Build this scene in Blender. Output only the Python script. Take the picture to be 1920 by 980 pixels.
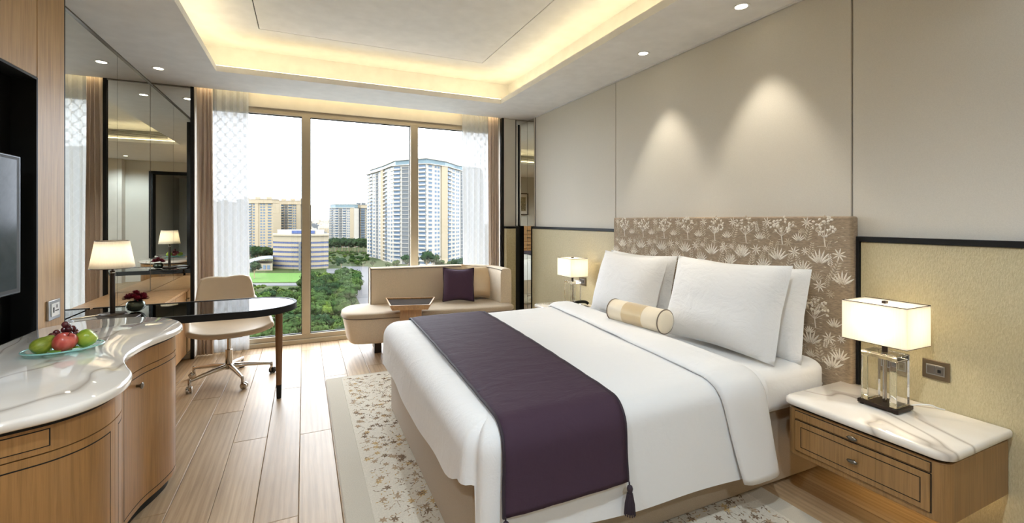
import bpy, bmesh, math, random
from mathutils import Vector, Matrix
R = math.radians
PI = math.pi
rnd = random.Random(7)
scene = bpy.context.scene
COL = scene.collection
for o in list(bpy.data.objects):
    bpy.data.objects.remove(o)

# ------------------------------------------------------------------ camera, sky, exposure
CAM_H = 1.35
TH = math.atan(390 / 850.0)
cam_d = bpy.data.cameras.new('camera')
cam = bpy.data.objects.new('camera', cam_d)
COL.objects.link(cam)
cam.location = (0, 0, CAM_H)
cam.rotation_euler = (R(90), 0, -TH)
cam_d.sensor_width = 36
cam_d.lens = 850 / 1920 * 36
cam_d.shift_y = -79 / 1920
cam_d.clip_start = 0.02
cam_d.clip_end = 6000
scene.camera = cam

SKY = 10.0
world = bpy.data.worlds.new('overcast_sky')
scene.world = world
world.use_nodes = True
wn, wl = world.node_tree.nodes, world.node_tree.links
wn.clear()
wo = wn.new('ShaderNodeOutputWorld')
wb = wn.new('ShaderNodeBackground')
wt = wn.new('ShaderNodeTexCoord')
ws = wn.new('ShaderNodeSeparateXYZ')
wr = wn.new('ShaderNodeValToRGB')
wr.color_ramp.elements[0].position = 0.0
wr.color_ramp.elements[0].color = (0.80, 0.88, 1.0, 1)
wr.color_ramp.elements[1].position = 0.35
wr.color_ramp.elements[1].color = (0.87, 0.935, 1.0, 1)
wl.new(wt.outputs['Generated'], ws.inputs[0])
wl.new(ws.outputs['Z'], wr.inputs[0])
wl.new(wr.outputs[0], wb.inputs['Color'])
wb.inputs['Strength'].default_value = SKY
wl.new(wb.outputs[0], wo.inputs[0])

# soft sun added beyond the window to brighten the room under overcast sky
sun_d = bpy.data.lights.new('fill_sun', 'SUN')
sun_d.energy = 2.0
sun_d.angle = R(70)
sun_d.color = (0.90, 0.95, 1.0)
sun = bpy.data.objects.new('fill_sun', sun_d)
COL.objects.link(sun)
sun.rotation_euler = (R(-57), 0, R(12))

vs = scene.view_settings
vs.view_transform = 'Standard'
vs.look = 'None'
vs.gamma = 1.0
vs.use_curve_mapping = False
vs.exposure = 0.0
scene.display_settings.display_device = 'sRGB'
scene.cycles.max_bounces = 12
scene.cycles.diffuse_bounces = 5
scene.cycles.glossy_bounces = 6
scene.cycles.transmission_bounces = 8
scene.cycles.transparent_max_bounces = 16
scene.cycles.sample_clamp_indirect = 80.0
scene.cycles.caustics_reflective = False
scene.cycles.caustics_refractive = False

COVE = 12.0          # strength of the warm strips in the ceiling tray
POCKET = 11.0         # warm strip in the curtain pocket
SPOT_W = 38.0        # watts of one recessed downlight
LAMP_W = 3.4         # watts of one lamp bulb
WARM = (1.0, 0.90, 0.74)
NEUTRAL = (0.76, 0.89, 1.0)
WARM_COVE = (1.0, 0.81, 0.46)


# ------------------------------------------------------------------ materials
def lin(c):
    return tuple(((v / 255) / 12.92 if v / 255 <= 0.04045 else ((v / 255 + 0.055) / 1.055) ** 2.4) for v in c) + (1,)


class NT:
    def __init__(s, name):
        s.m = bpy.data.materials.new(name)
        s.m.use_nodes = True
        s.n, s.l = s.m.node_tree.nodes, s.m.node_tree.links
        s.p = s.n['Principled BSDF']
        s.out = s.n['Material Output']

    def new(s, t, **kw):
        n = s.n.new('ShaderNode' + t)
        for k, v in kw.items():
            if k in n.inputs:
                n.inputs[k].default_value = v
            else:
                setattr(n, k, v)
        return n

    def link(s, a, b):
        s.l.new(a, b)

    def coords(s, scale=(1, 1, 1), kind='Object', rot=(0, 0, 0)):
        t = s.new('TexCoord')
        m = s.new('Mapping')
        m.inputs['Scale'].default_value = scale
        m.inputs['Rotation'].default_value = rot
        s.link(t.outputs[kind], m.inputs[0])
        return m.outputs[0]

    def ramp(s, fac, stops):
        r = s.new('ValToRGB')
        e = r.color_ramp.elements
        while len(e) < len(stops):
            e.new(0.5)
        for i, (p, c) in enumerate(stops):
            e[i].position = p
            e[i].color = c if len(c) == 4 else tuple(c) + (1,)
        s.link(fac, r.inputs[0])
        return r.outputs[0]

    def noise(s, vec, scale=5, detail=3, rough=0.5, dist=0.0):
        n = s.new('TexNoise', Scale=scale, Detail=detail, Roughness=rough, Distortion=dist)
        if vec is not None:
            s.link(vec, n.inputs['Vector'])
        return n.outputs['Fac']

    def bump(s, h, strength=0.2, dist=0.01):
        b = s.new('Bump', Strength=strength, Distance=dist)
        s.link(h, b.inputs['Height'])
        s.link(b.outputs[0], s.p.inputs['Normal'])

    def mixc(s, fac, a, b, mode='MIX'):
        m = s.new('Mix', data_type='RGBA', blend_type=mode)
        for v, i in ((fac, 0), (a, 6), (b, 7)):
            if hasattr(v, 'links'):
                s.link(v, m.inputs[i])
            else:
                m.inputs[i].default_value = v
        return m.outputs[2]


def plain(name, rgb, rough=0.5, metal=0.0, spec=0.5, coat=0.0, sheen=0.0, bump=None):
    t = NT(name)
    t.p.inputs['Base Color'].default_value = lin(rgb)
    t.p.inputs['Roughness'].default_value = rough
    t.p.inputs['Metallic'].default_value = metal
    t.p.inputs['Specular IOR Level'].default_value = spec
    t.p.inputs['Coat Weight'].default_value = coat
    t.p.inputs['Sheen Weight'].default_value = sheen
    v = t.coords()
    n = t.noise(v, 9, 3)
    c = lin(rgb)
    col = t.ramp(n, [(0.2, tuple(k * 0.94 for k in c[:3])), (0.8, tuple(min(1, k * 1.05) for k in c[:3]))])
    t.link(col, t.p.inputs['Base Color'])
    if bump:
        t.bump(t.noise(t.coords(), bump[0], 2), bump[1], 0.002)
    return t.m


def oak(name, rgb, rough=0.38, axis='Z', contrast=0.16):
    t = NT(name)
    sc = {'Z': (70, 70, 2.2), 'Y': (70, 2.2, 70), 'X': (2.2, 70, 70)}[axis]
    fine = t.noise(t.coords(sc), 1.6, 5, 0.65, 0.6)
    sc2 = {'Z': (7, 7, 0.6), 'Y': (7, 0.6, 7), 'X': (0.6, 7, 7)}[axis]
    broad = t.noise(t.coords(sc2), 2.0, 3, 0.5, 1.2)
    c = lin(rgb)[:3]
    a = t.ramp(fine, [(0.3, tuple(k * (1 - contrast * 1.6) for k in c)), (0.52, c), (0.75, tuple(min(1, k * (1 + contrast)) for k in c))])
    b = t.ramp(broad, [(0.3, (0.86, 0.84, 0.82)), (0.7, (1.06, 1.05, 1.03))])
    t.link(t.mixc(1.0, a, b, 'MULTIPLY'), t.p.inputs['Base Color'])
    t.p.inputs['Roughness'].default_value = rough
    t.bump(fine, 0.08, 0.002)
    return t.m


def plank_mat():
    t = NT('floor_oak')
    info = t.new('ObjectInfo')
    tc = t.new('TexCoord')
    add = t.new('VectorMath', operation='MULTIPLY_ADD')
    rv = t.new('CombineXYZ')
    for i in range(3):
        t.link(info.outputs['Random'], rv.inputs[i])
    t.link(rv.outputs[0], add.inputs[0])
    add.inputs[1].default_value = (31, 53, 17)
    t.link(tc.outputs['Object'], add.inputs[2])

    def mp(s):
        m = t.new('Mapping')
        m.inputs['Scale'].default_value = s
        t.link(add.outputs[0], m.inputs[0])
        return m.outputs[0]
    w = t.new('TexWave', wave_type='RINGS', rings_direction='Y', Scale=1.0, Distortion=5.0, Detail=2.5)
    w.inputs['Detail Scale'].default_value = 1.2
    t.link(mp((11, 0.75, 11)), w.inputs['Vector'])
    fine = t.noise(mp((90, 3, 90)), 1.4, 4, 0.6, 0.4)
    broad = t.noise(mp((5, 0.9, 5)), 1.5, 2)
    base = t.ramp(info.outputs['Random'], [(0.0, lin((168, 142, 110))), (0.5, lin((188, 164, 133))), (1.0, lin((176, 149, 115)))])
    g = t.ramp(w.outputs['Fac'], [(0.0, (0.80, 0.77, 0.74)), (0.6, (1, 1, 1)), (1.0, (1.04, 1.04, 1.04))])
    f = t.ramp(fine, [(0.3, (0.84, 0.82, 0.80)), (0.65, (1.05, 1.05, 1.05))])
    b = t.ramp(broad, [(0.3, (0.85, 0.83, 0.80)), (0.7, (1.08, 1.08, 1.08))])
    c = t.mixc(0.6, base, g, 'MULTIPLY')
    c = t.mixc(1.0, c, f, 'MULTIPLY')
    c = t.mixc(1.0, c, b, 'MULTIPLY')
    t.link(c, t.p.inputs['Base Color'])
    t.p.inputs['Roughness'].default_value = 0.42
    t.p.inputs['Specular IOR Level'].default_value = 0.42
    t.bump(fine, 0.10, 0.002)
    return t.m


def marble_mat():
    t = NT('cream_marble')
    v = t.coords((1.8, 0.8, 1.0), rot=(0, 0, 0.5))
    n1 = t.new('TexNoise', Scale=1.0, Detail=3, Roughness=0.5, Distortion=0.5)
    t.link(v, n1.inputs['Vector'])
    mt = t.new('Math', operation='SUBTRACT')
    t.link(n1.outputs['Fac'], mt.inputs[0])
    mt.inputs[1].default_value = 0.5
    ab = t.new('Math', operation='ABSOLUTE')
    t.link(mt.outputs[0], ab.inputs[0])
    vein = t.ramp(ab.outputs[0], [(0.0, lin((186, 178, 170))), (0.004, lin((216, 210, 203))), (0.012, lin((243, 240, 235)))])
    cl = t.ramp(t.noise(t.coords(), 3.0, 3), [(0.3, lin((242, 236, 228))), (0.7, (1, 1, 1))])
    t.link(t.mixc(1.0, vein, cl, 'MULTIPLY'), t.p.inputs['Base Color'])
    t.p.inputs['Roughness'].default_value = 0.05
    t.p.inputs['Coat Weight'].default_value = 0.6
    t.p.inputs['Coat Roughness'].default_value = 0.02
    return t.m


def fabric(name, rgb, scale=300, rough=0.85, var=0.12, bump=0.25, aniso=(1, 1, 1), sheen=0.15):
    t = NT(name)
    c = lin(rgb)[:3]
    n = t.noise(t.coords(tuple(scale * a for a in aniso)), 1.0, 2, 0.6)
    col = t.ramp(n, [(0.3, tuple(k * (1 - var) for k in c)), (0.7, tuple(min(1, k * (1 + var)) for k in c))])
    t.link(col, t.p.inputs['Base Color'])
    t.p.inputs['Roughness'].default_value = rough
    t.p.inputs['Sheen Weight'].default_value = sheen
    t.p.inputs['Specular IOR Level'].default_value = 0.25
    t.bump(n, bump, 0.002)
    return t.m


def cotton_mat(name, rgb, amount=0.35, sheen=0.2, spec=0.3):
    t = NT(name)
    t.p.inputs['Base Color'].default_value = lin(rgb)
    t.p.inputs['Roughness'].default_value = 0.75
    t.p.inputs['Sheen Weight'].default_value = sheen
    t.p.inputs['Specular IOR Level'].default_value = spec
    a = t.noise(t.coords((3, 7, 4)), 2.2, 4, 0.55, 0.8)
    b = t.noise(t.coords((30, 22, 26)), 1.5, 3, 0.6, 1.5)
    m = t.new('Math', operation='MULTIPLY_ADD')
    t.link(b, m.inputs[0])
    m.inputs[1].default_value = 0.12
    t.link(a, m.inputs[2])
    t.bump(m.outputs[0], amount, 0.02)
    return t.m


def wainscot_mat():
    t = NT('ribbed_gold_wallcovering')
    v = t.coords((1, 1, 1))
    n = t.new('TexNoise', Scale=1.0, Detail=2.0, Roughness=0.5, Distortion=0.5)
    mp = t.new('Mapping')
    mp.inputs['Scale'].default_value = (60, 210, 70)
    t.link(v, mp.inputs[0])
    t.link(mp.outputs[0], n.inputs['Vector'])
    c = t.ramp(n.outputs['Fac'], [(0.3, lin((186, 174, 138))), (0.7, lin((202, 191, 156)))])
    t.link(c, t.p.inputs['Base Color'])
    t.p.inputs['Roughness'].default_value = 0.5
    t.bump(n.outputs['Fac'], 0.6, 0.005)
    return t.m


def emit(name, rgb, strength):
    t = NT(name)
    e = t.new('Emission', Strength=strength)
    e.inputs['Color'].default_value = tuple(rgb) + (1,)
    n = t.ramp(t.noise(t.coords(), 3, 1), [(0, (0.98, 0.98, 0.98)), (1, (1, 1, 1))])
    t.link(t.mixc(1.0, n, tuple(rgb) + (1,), 'MULTIPLY'), e.inputs['Color'])
    t.link(e.outputs[0], t.out.inputs[0])
    return t.m


def glass_thin(name, tint=(1, 1, 1), refl=0.08, extra=0.0):
    t = NT(name)
    tr = t.new('BsdfTransparent')
    tr.inputs[0].default_value = tuple(tint) + (1,)
    gl = t.new('BsdfGlossy', Roughness=0.0)
    lw = t.new('LayerWeight', Blend=0.5)
    pw = t.new('Math', operation='POWER')
    t.link(lw.outputs['Facing'], pw.inputs[0])
    pw.inputs[1].default_value = 5.0
    ad = t.new('Math', operation='MULTIPLY_ADD')
    t.link(pw.outputs[0], ad.inputs[0])
    ad.inputs[1].default_value = 0.9
    ad.inputs[2].default_value = 0.035 + extra
    mx = t.new('MixShader')
    t.link(ad.outputs[0], mx.inputs[0])
    t.link(tr.outputs[0], mx.inputs[1])
    t.link(gl.outputs[0], mx.inputs[2])
    t.link(mx.outputs[0], t.out.inputs[0])
    return t.m


def crystal_mat(name, tint=(0.97, 0.98, 0.98), ior=1.48, rough=0.0):
    t = NT(name)
    t.p.inputs['Base Color'].default_value = tuple(tint) + (1,)
    t.p.inputs['Transmission Weight'].default_value = 1.0
    t.p.inputs['IOR'].default_value = ior
    t.p.inputs['Roughness'].default_value = rough
    return t.m


def sheer_mat():
    t = NT('sheer_lattice_voile')
    tr = t.new('BsdfTransparent')
    tl = t.new('BsdfTranslucent')
    df = t.new('BsdfDiffuse')
    tl.inputs[0].default_value = (0.32, 0.32, 0.32, 1)
    df.inputs[0].default_value = (0.90, 0.90, 0.89, 1)
    m1 = t.new('MixShader')
    m1.inputs[0].default_value = 0.45
    t.link(tl.outputs[0], m1.inputs[1])
    t.link(df.outputs[0], m1.inputs[2])
    # ogee lattice woven in denser thread
    v = t.coords((1, 1, 1))
    sp = t.new('SeparateXYZ')
    t.link(v, sp.inputs[0])

    def math_(op, a, b=None, c=None):
        m = t.new('Math', operation=op)
        for i, k in enumerate((a, b, c)):
            if k is None:
                continue
            if hasattr(k, 'links'):
                t.link(k, m.inputs[i])
            else:
                m.inputs[i].default_value = k
        return m.outputs[0]
    cx = math_('COSINE', math_('MULTIPLY', sp.outputs['X'], 2 * PI / 0.085))
    cz = math_('COSINE', math_('MULTIPLY', sp.outputs['Z'], 2 * PI / 0.105))
    line = math_('ABSOLUTE', math_('ADD', cx, cz))
    f = t.ramp(line, [(0.22, (0.99, 0.99, 0.99)), (0.45, (0.95, 0.95, 0.95))])
    m2 = t.new('MixShader')
    t.link(f, m2.inputs[0])
    t.link(tr.outputs[0], m2.inputs[1])
    t.link(m1.outputs[0], m2.inputs[2])
    t.link(m2.outputs[0], t.out.inputs[0])
    return t.m


def shade_mat(name, rgb):
    t = NT(name)
    tl = t.new('BsdfTranslucent')
    df = t.new('BsdfDiffuse')
    n = t.noise(t.coords((260, 260, 8)), 1.0, 2)
    c = lin(rgb)[:3]
    col = t.ramp(n, [(0.3, tuple(k * 0.92 for k in c)), (0.7, c)])
    t.link(col, tl.inputs[0])
    t.link(col, df.inputs[0])
    m = t.new('MixShader')
    m.inputs[0].default_value = 0.45
    t.link(tl.outputs[0], m.inputs[1])
    t.link(df.outputs[0], m.inputs[2])
    t.link(m.outputs[0], t.out.inputs[0])
    return t.m


def foliage_mat(name, dark, light):
    t = NT(name)
    info = t.new('ObjectInfo')
    n = t.noise(t.coords((0.6, 0.6, 0.6)), 1.5, 3)
    base = t.ramp(n, [(0.3, lin(dark)), (0.72, lin(light))])
    tint = t.ramp(info.outputs['Random'], [(0.0, (0.70, 0.82, 0.80)), (0.5, (1.0, 1.0, 0.95)), (1.0, (1.25, 1.15, 0.85))])
    t.link(t.mixc(1.0, base, tint, 'MULTIPLY'), t.p.inputs['Base Color'])
    t.p.inputs['Roughness'].default_value = 0.7
    t.p.inputs['Specular IOR Level'].default_value = 0.0
    return t.m


def fruit_mat(name, a, b, rough=0.3, scale=8):
    t = NT(name)
    n = t.noise(t.coords((6, 6, 1.5)), scale, 4, 0.6)
    t.link(t.ramp(n, [(0.35, lin(a)), (0.65, lin(b))]), t.p.inputs['Base Color'])
    t.p.inputs['Roughness'].default_value = rough
    t.p.inputs['Subsurface Weight'].default_value = 0.05
    return t.m


def screen_mat():
    t = NT('tv_screen_glass')
    n = t.noise(t.coords((1.5, 3, 3)), 1.2, 4, 0.6, 2.0)
    t.link(t.ramp(n, [(0.3, lin((34, 42, 50))), (0.75, lin((62, 72, 82)))]), t.p.inputs['Base Color'])
    t.p.inputs['Roughness'].default_value = 0.14
    t.p.inputs['Specular IOR Level'].default_value = 0.12
    return t.m


def mirror_mat():
    t = NT('mirror_silver')
    t.p.inputs['Base Color'].default_value = (0.84, 0.85, 0.81, 1)
    t.p.inputs['Metallic'].default_value = 1.0
    t.p.inputs['Roughness'].default_value = 0.0
    return t.m


M = dict(
    wall=plain('warm_white_paint', (214, 208, 198), 0.75, bump=(60, 0.05)),
    ceiling=plain('ceiling_white_paint', (236, 235, 233), 0.8),
    panel=fabric('beige_fabric_wall_panel', (214, 210, 200), 260, 0.8, 0.04, 0.08),
    black=plain('black_metal_trim', (20, 20, 20), 0.55, spec=0.3),
    niche=plain('black_niche_lacquer', (9, 9, 9), 0.45, spec=0.2),
    oak=oak('light_oak_veneer', (196, 154, 108)),
    oak_panel=oak('oak_wall_panel', (186, 152, 110), 0.45),
    oak_cab=oak('golden_oak_cabinet', (164, 122, 74), 0.32),
    oak_night=oak('brown_oak_nightstand', (158, 122, 78), 0.35),
    oak_dark=oak('walnut_leg', (122, 86, 54), 0.4),
    plank=plank_mat(),
    marble=marble_mat(),
    wainscot=wainscot_mat(),
    mirror=mirror_mat(),
    chrome=plain('polished_nickel', (196, 190, 182), 0.14, 1.0),
    bronze=plain('dark_bronze', (62, 52, 46), 0.35, 0.8),
    pewter=plain('pewter_knob', (128, 122, 114), 0.3, 1.0),
    frame=plain('window_frame_cream', (184, 172, 150), 0.5),
    glass=glass_thin('window_glass'),
    desk_glass=glass_thin('smoked_desk_glass', (0.14, 0.14, 0.15), extra=0.10),
    plate_glass=glass_thin('aqua_plate_glass', (0.72, 0.93, 0.90)),
    plate_edge=plain('aqua_glass_rim', (150, 205, 198), 0.1, coat=0.6),
    crystal=crystal_mat('clear_crystal'),
    vase=plain('smoked_mirror_vase', (80, 84, 72), 0.08, 0.6),
    sofa=fabric('oatmeal_linen_weave', (224, 209, 187), 220, 0.9, 0.22, 0.35, (1, 1, 3)),
    seat_top=fabric('pale_linen_seat', (190, 174, 152), 220, 0.9, 0.10, 0.25),
    piping=plain('taupe_piping', (120, 106, 92), 0.7),
    tray_dark=plain('dark_tray_leather', (62, 54, 48), 0.95, spec=0.05),
    leather=plain('taupe_leather', (204, 186, 162), 0.36, bump=(260, 0.06)),
    cotton=cotton_mat('white_cotton_sheet', (226, 225, 224), 0.22),
    pillow=cotton_mat('white_cotton_pillow', (226, 225, 223), 0.40),
    plum=cotton_mat('plum_satin', (66, 49, 62), 0.30, 0.0, 0.16),
    plum_cushion=cotton_mat('plum_satin_cushion', (80, 60, 80), 0.25, 0.05, 0.2),
    plum_trim=plain('plum_cord', (44, 32, 42), 0.7),
    gold=plain('champagne_satin', (228, 203, 166), 0.30, 0.35, sheen=0.4),
    band_satin=plain('gold_band_satin', (206, 182, 140), 0.3, 0.2, sheen=0.4),
    cream_satin=plain('cream_satin', (232, 218, 192), 0.42, sheen=0.3),
    base=fabric('taupe_bed_base', (172, 155, 133), 420, 0.85, 0.10, 0.2),
    head=fabric('taupe_toile_ground', (156, 138, 116), 150, 0.75, 0.26, 0.4, (0.3, 0.3, 1.6)),
    stitch=plain('silver_thread', (226, 218, 204), 0.5, 0.1),
    stitch_dim=plain('dull_silver_thread', (192, 178, 156), 0.55, 0.1),
    drape=fabric('mocha_drape', (212, 196, 184), 260, 0.85, 0.10, 0.2),
    sheer=sheer_mat(),
    shade=shade_mat('ivory_silk_shade', (250, 246, 238)),
    rug=fabric('cream_wool_pile', (204, 196, 180), 160, 0.95, 0.10, 0.9),
    rug_border=fabric('cream_wool_border', (190, 182, 166), 260, 0.95, 0.08, 0.6),
    rug_brown=plain('brown_wool_motif', (124, 102, 80), 0.95),
    rug_gold=plain('gold_wool_motif', (190, 160, 112), 0.95),
    rug_tan=plain('tan_wool_motif', (166, 142, 114), 0.95),
    socket=plain('bronze_socket_plate', (138, 122, 100), 0.28, 0.85),
    socket_in=plain('grey_socket_insert', (92, 86, 80), 0.4),
    white_plastic=plain('white_plastic', (230, 230, 228), 0.35),
    steel=plain('brushed_steel_plate', (176, 176, 176), 0.3, 0.9),
    tv_frame=plain('tv_bezel', (66, 72, 78), 0.3, 0.6),
    screen=screen_mat(),
    lens=emit('downlight_lens', (1, 0.90, 0.72), 14.0),
    cove=emit('warm_led_strip', WARM_COVE, COVE),
    pocket=emit('warm_led_strip_pocket', WARM_COVE, POCKET),
    under=emit('warm_led_strip_under', (1.0, 0.70, 0.32), 12.0),
    bulb=emit('warm_bulb_glass', (1.0, 0.84, 0.6), 4.0),
    apple_red=fruit_mat('red_apple_skin', (176, 40, 44), (214, 112, 96), 0.28, 4),
    apple_green=fruit_mat('green_apple_skin', (140, 170, 40), (182, 196, 80), 0.28, 4),
    pear=fruit_mat('green_pear_skin', (120, 134, 36), (160, 168, 62), 0.4, 10),
    grape=fruit_mat('red_grape_skin', (62, 22, 30), (110, 52, 52), 0.18, 5),
    leaf=fruit_mat('green_leaf', (92, 140, 40), (140, 180, 70), 0.5, 6),
    stem=plain('brown_stem', (70, 54, 34), 0.8),
    petal=fruit_mat('crimson_petal', (92, 10, 30), (136, 28, 52), 0.6, 12),
    art=fruit_mat('framed_print', (70, 58, 44), (190, 170, 130), 0.6, 14),
    door=oak('dark_door_veneer', (96, 74, 56), 0.4),
    # outdoors
    tower=plain('tower_cream_render', (128, 117, 98), 0.9, spec=0.05),
    tower_w=plain('tower_white_render', (136, 131, 122), 0.9, spec=0.05),
    tower_g=plain('tower_grey_render', (80, 82, 83), 0.9, spec=0.05),
    office=plain('office_cream_render', (123, 114, 97), 0.9, spec=0.05),
    win=plain('tower_window_glass', (78, 92, 106), 0.25, spec=0.05),
    win_blue=plain('office_window_glass', (61, 72, 103), 0.25, spec=0.05),
    aqua=plain('penthouse_glazing', (88, 102, 106), 0.3, spec=0.05),
    foliage_a=foliage_mat('leaf_canopy_mid', (24, 37, 19), (54, 70, 38)),
    foliage_b=foliage_mat('leaf_canopy_dark', (18, 31, 20), (41, 57, 36)),
    foliage_c=foliage_mat('leaf_canopy_fresh', (36, 52, 23), (72, 88, 43)),
    trunk=plain('bark', (123, 103, 82), 0.9, spec=0.05),
    soil=plain('ground_scrub', (43, 52, 27), 0.95, bump=(0.4, 0.4), spec=0.05),
    bounce=plain('pale_bounce_reflector', (160, 164, 168), 0.9),
    lawn=plain('lawn_green', (60, 84, 38), 0.95, spec=0.05),
    road=plain('pale_road', (74, 74, 76), 0.9, spec=0.05),
    roof_grey=plain('grey_metal_roof', (93, 95, 95), 0.7, spec=0.05),
)


# ------------------------------------------------------------------ mesh builder
class MB:
    def __init__(s):
        s.v, s.f, s.mi = [], [], []
        s.cur = 0

    def add(s, vs_, fs_):
        b = len(s.v)
        s.v += [tuple(p) for p in vs_]
        s.f += [tuple(i + b for i in f) for f in fs_]
        s.mi += [s.cur] * len(fs_)
        return s

    def box(s, x0, x1, y0, y1, z0, z1):
        v = [(x0, y0, z0), (x1, y0, z0), (x1, y1, z0), (x0, y1, z0), (x0, y0, z1), (x1, y0, z1), (x1, y1, z1), (x0, y1, z1)]
        return s.add(v, [(0, 3, 2, 1), (4, 5, 6, 7), (0, 1, 5, 4), (1, 2, 6, 5), (2, 3, 7, 6), (3, 0, 4, 7)])

    def prism(s, poly, z0, z1, poly_top=None):
        n = len(poly)
        pt = poly_top or poly
        v = [(x, y, z0) for x, y in poly] + [(x, y, z1) for x, y in pt]
        f = [tuple(range(n - 1, -1, -1)), tuple(range(n, 2 * n))]
        f += [(i, (i + 1) % n, n + (i + 1) % n, n + i) for i in range(n)]
        return s.add(v, f)

    def layers(s, polys, zs):
        n = len(polys[0])
        v, f = [], []
        for p, z in zip(polys, zs):
            v += [(x, y, z) for x, y in p]
        f.append(tuple(range(n - 1, -1, -1)))
        f.append(tuple(range(len(v) - n, len(v))))
        for k in range(len(zs) - 1):
            f += [(k * n + i, k * n + (i + 1) % n, (k + 1) * n + (i + 1) % n, (k + 1) * n + i) for i in range(n)]
        return s.add(v, f)

    def grid(s, pts, close_u=False):
        """pts[i][j] rows"""
        n, m = len(pts), len(pts[0])
        v = [p for r in pts for p in r]
        f = []
        for i in range(n if close_u else n - 1):
            for j in range(m - 1):
                a = i * m + j
                b = ((i + 1) % n) * m + j
                f.append((a, b, b + 1, a + 1))
        return s.add(v, f)

    def lathe(s, prof, c=(0, 0, 0), seg=24, axis='Z'):
        rows = []
        for k in range(seg):
            a = 2 * PI * k / seg
            row = []
            for r, h in prof:
                p = (r * math.cos(a), r * math.sin(a), h)
                if axis == 'X':
                    p = (h, p[0], p[1])
                elif axis == 'Y':
                    p = (p[1], h, p[0])
                row.append((p[0] + c[0], p[1] + c[1], p[2] + c[2]))
            rows.append(row)
        s.grid(rows, True)
        b = len(s.v) - seg * len(prof)
        m = len(prof)
        if prof[0][0] > 1e-6:
            s.f.append(tuple(b + k * m for k in range(seg - 1, -1, -1)))
            s.mi.append(s.cur)
        if prof[-1][0] > 1e-6:
            s.f.append(tuple(b + k * m + m - 1 for k in range(seg)))
            s.mi.append(s.cur)
        return s

    def tube(s, path, r, seg=8, cap=True):
        path = [Vector(p) for p in path]
        rs = r if isinstance(r, (list, tuple)) else [r] * len(path)
        rings = []
        up = Vector((0, 0, 1))
        d0 = (path[1] - path[0]).normalized()
        if abs(d0.dot(up)) > 0.95:
            up = Vector((1, 0, 0))
        nrm = d0.cross(up).normalized()
        for i, p in enumerate(path):
            if i == 0:
                d = path[1] - path[0]
            elif i == len(path) - 1:
                d = path[-1] - path[-2]
            else:
                d = path[i + 1] - path[i - 1]
            d.normalize()
            nrm = (nrm - d * nrm.dot(d)).normalized()
            bn = d.cross(nrm)
            rings.append([tuple(p + (nrm * math.cos(2 * PI * k / seg) + bn * math.sin(2 * PI * k / seg)) * rs[i]) for k in range(seg)])
        v = [q for ring in rings for q in ring]
        f = []
        for i in range(len(rings) - 1):
            for k in range(seg):
                a, b = i * seg + k, i * seg + (k + 1) % seg
                f.append((a, b, b + seg, a + seg))
        if cap:
            f.append(tuple(range(seg - 1, -1, -1)))
            f.append(tuple(range(len(v) - seg, len(v))))
        return s.add(v, f)

    def ball(s, c, r, sx=1, sy=1, sz=1, seg=16, rings=10):
        prof = [(max(0, r * math.sin(PI * i / rings)), -r * math.cos(PI * i / rings)) for i in range(rings + 1)]
        prof[0] = (0, -r)
        prof[-1] = (0, r)
        b = len(s.v)
        s.lathe(prof, (0, 0, 0), seg)
        for i in range(b, len(s.v)):
            x, y, z = s.v[i]
            s.v[i] = (x * sx + c[0], y * sy + c[1], z * sz + c[2])
        return s

    def xf(s, mtx, start=0):
        for i in range(start, len(s.v)):
            s.v[i] = tuple(mtx @ Vector(s.v[i]))
        return s

    def mesh(s, name, mats, smooth=None):
        me = bpy.data.meshes.new(name)
        me.from_pydata(s.v, [], s.f)
        mats = mats if isinstance(mats, (list, tuple)) else [mats]
        for m in mats:
            me.materials.append(m)
        me.polygons.foreach_set('material_index', s.mi)
        bm = bmesh.new()
        bm.from_mesh(me)
        bmesh.ops.remove_doubles(bm, verts=bm.verts, dist=1e-5)
        bmesh.ops.recalc_face_normals(bm, faces=bm.faces)
        bm.to_mesh(me)
        bm.free()
        if smooth is not None:
            me.polygons.foreach_set('use_smooth', [True] * len(me.polygons))
            me.set_sharp_from_angle(angle=R(smooth))
        me.update()
        return me

    def build(s, name, mats, parent=None, smooth=None, bevel=0, seg=2, sub=0, solid=0):
        o = bpy.data.objects.new(name, s.mesh(name, mats, smooth))
        COL.objects.link(o)
        if parent is not None:
            o.parent = parent
            if parent.type == 'EMPTY':
                o.matrix_parent_inverse = Matrix.Translation(-Vector(parent.location))
        if solid:
            m = o.modifiers.new('thickness', 'SOLIDIFY')
            m.thickness = solid
            m.offset = 0
        if bevel:
            m = o.modifiers.new('bevel', 'BEVEL')
            m.width = bevel
            m.segments = seg
            m.limit_method = 'ANGLE'
            m.angle_limit = R(40)
        if sub:
            m = o.modifiers.new('sub', 'SUBSURF')
            m.levels = m.render_levels = sub
        return o


def tag(o, label, cat, group=None, kind=None):
    o['label'] = label
    o['category'] = cat
    if group:
        o['group'] = group
    if kind:
        o['kind'] = kind
    return o


def thing(name, label, cat, loc=(0, 0, 0), rz=0.0, group=None):
    o = bpy.data.objects.new(name, None)
    o.empty_display_size = 0.1
    COL.objects.link(o)
    o.location = loc
    o.rotation_euler = (0, 0, rz)
    return tag(o, label, cat, group)


def struct(o, label=None):
    o['kind'] = 'structure'
    if label:
        o['label'] = label
    return o


def box(name, mat, parent, x0, x1, y0, y1, z0, z1, bevel=0, seg=2):
    return MB().box(x0, x1, y0, y1, z0, z1).build(name, mat, parent, bevel=bevel, seg=seg, smooth=(30 if bevel else None))


def copy_tree(o, parent=None):
    c = o.copy()
    COL.objects.link(c)
    if parent is not None:
        c.parent = parent
    for ch in list(o.children):
        copy_tree(ch, c)
    return c


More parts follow.
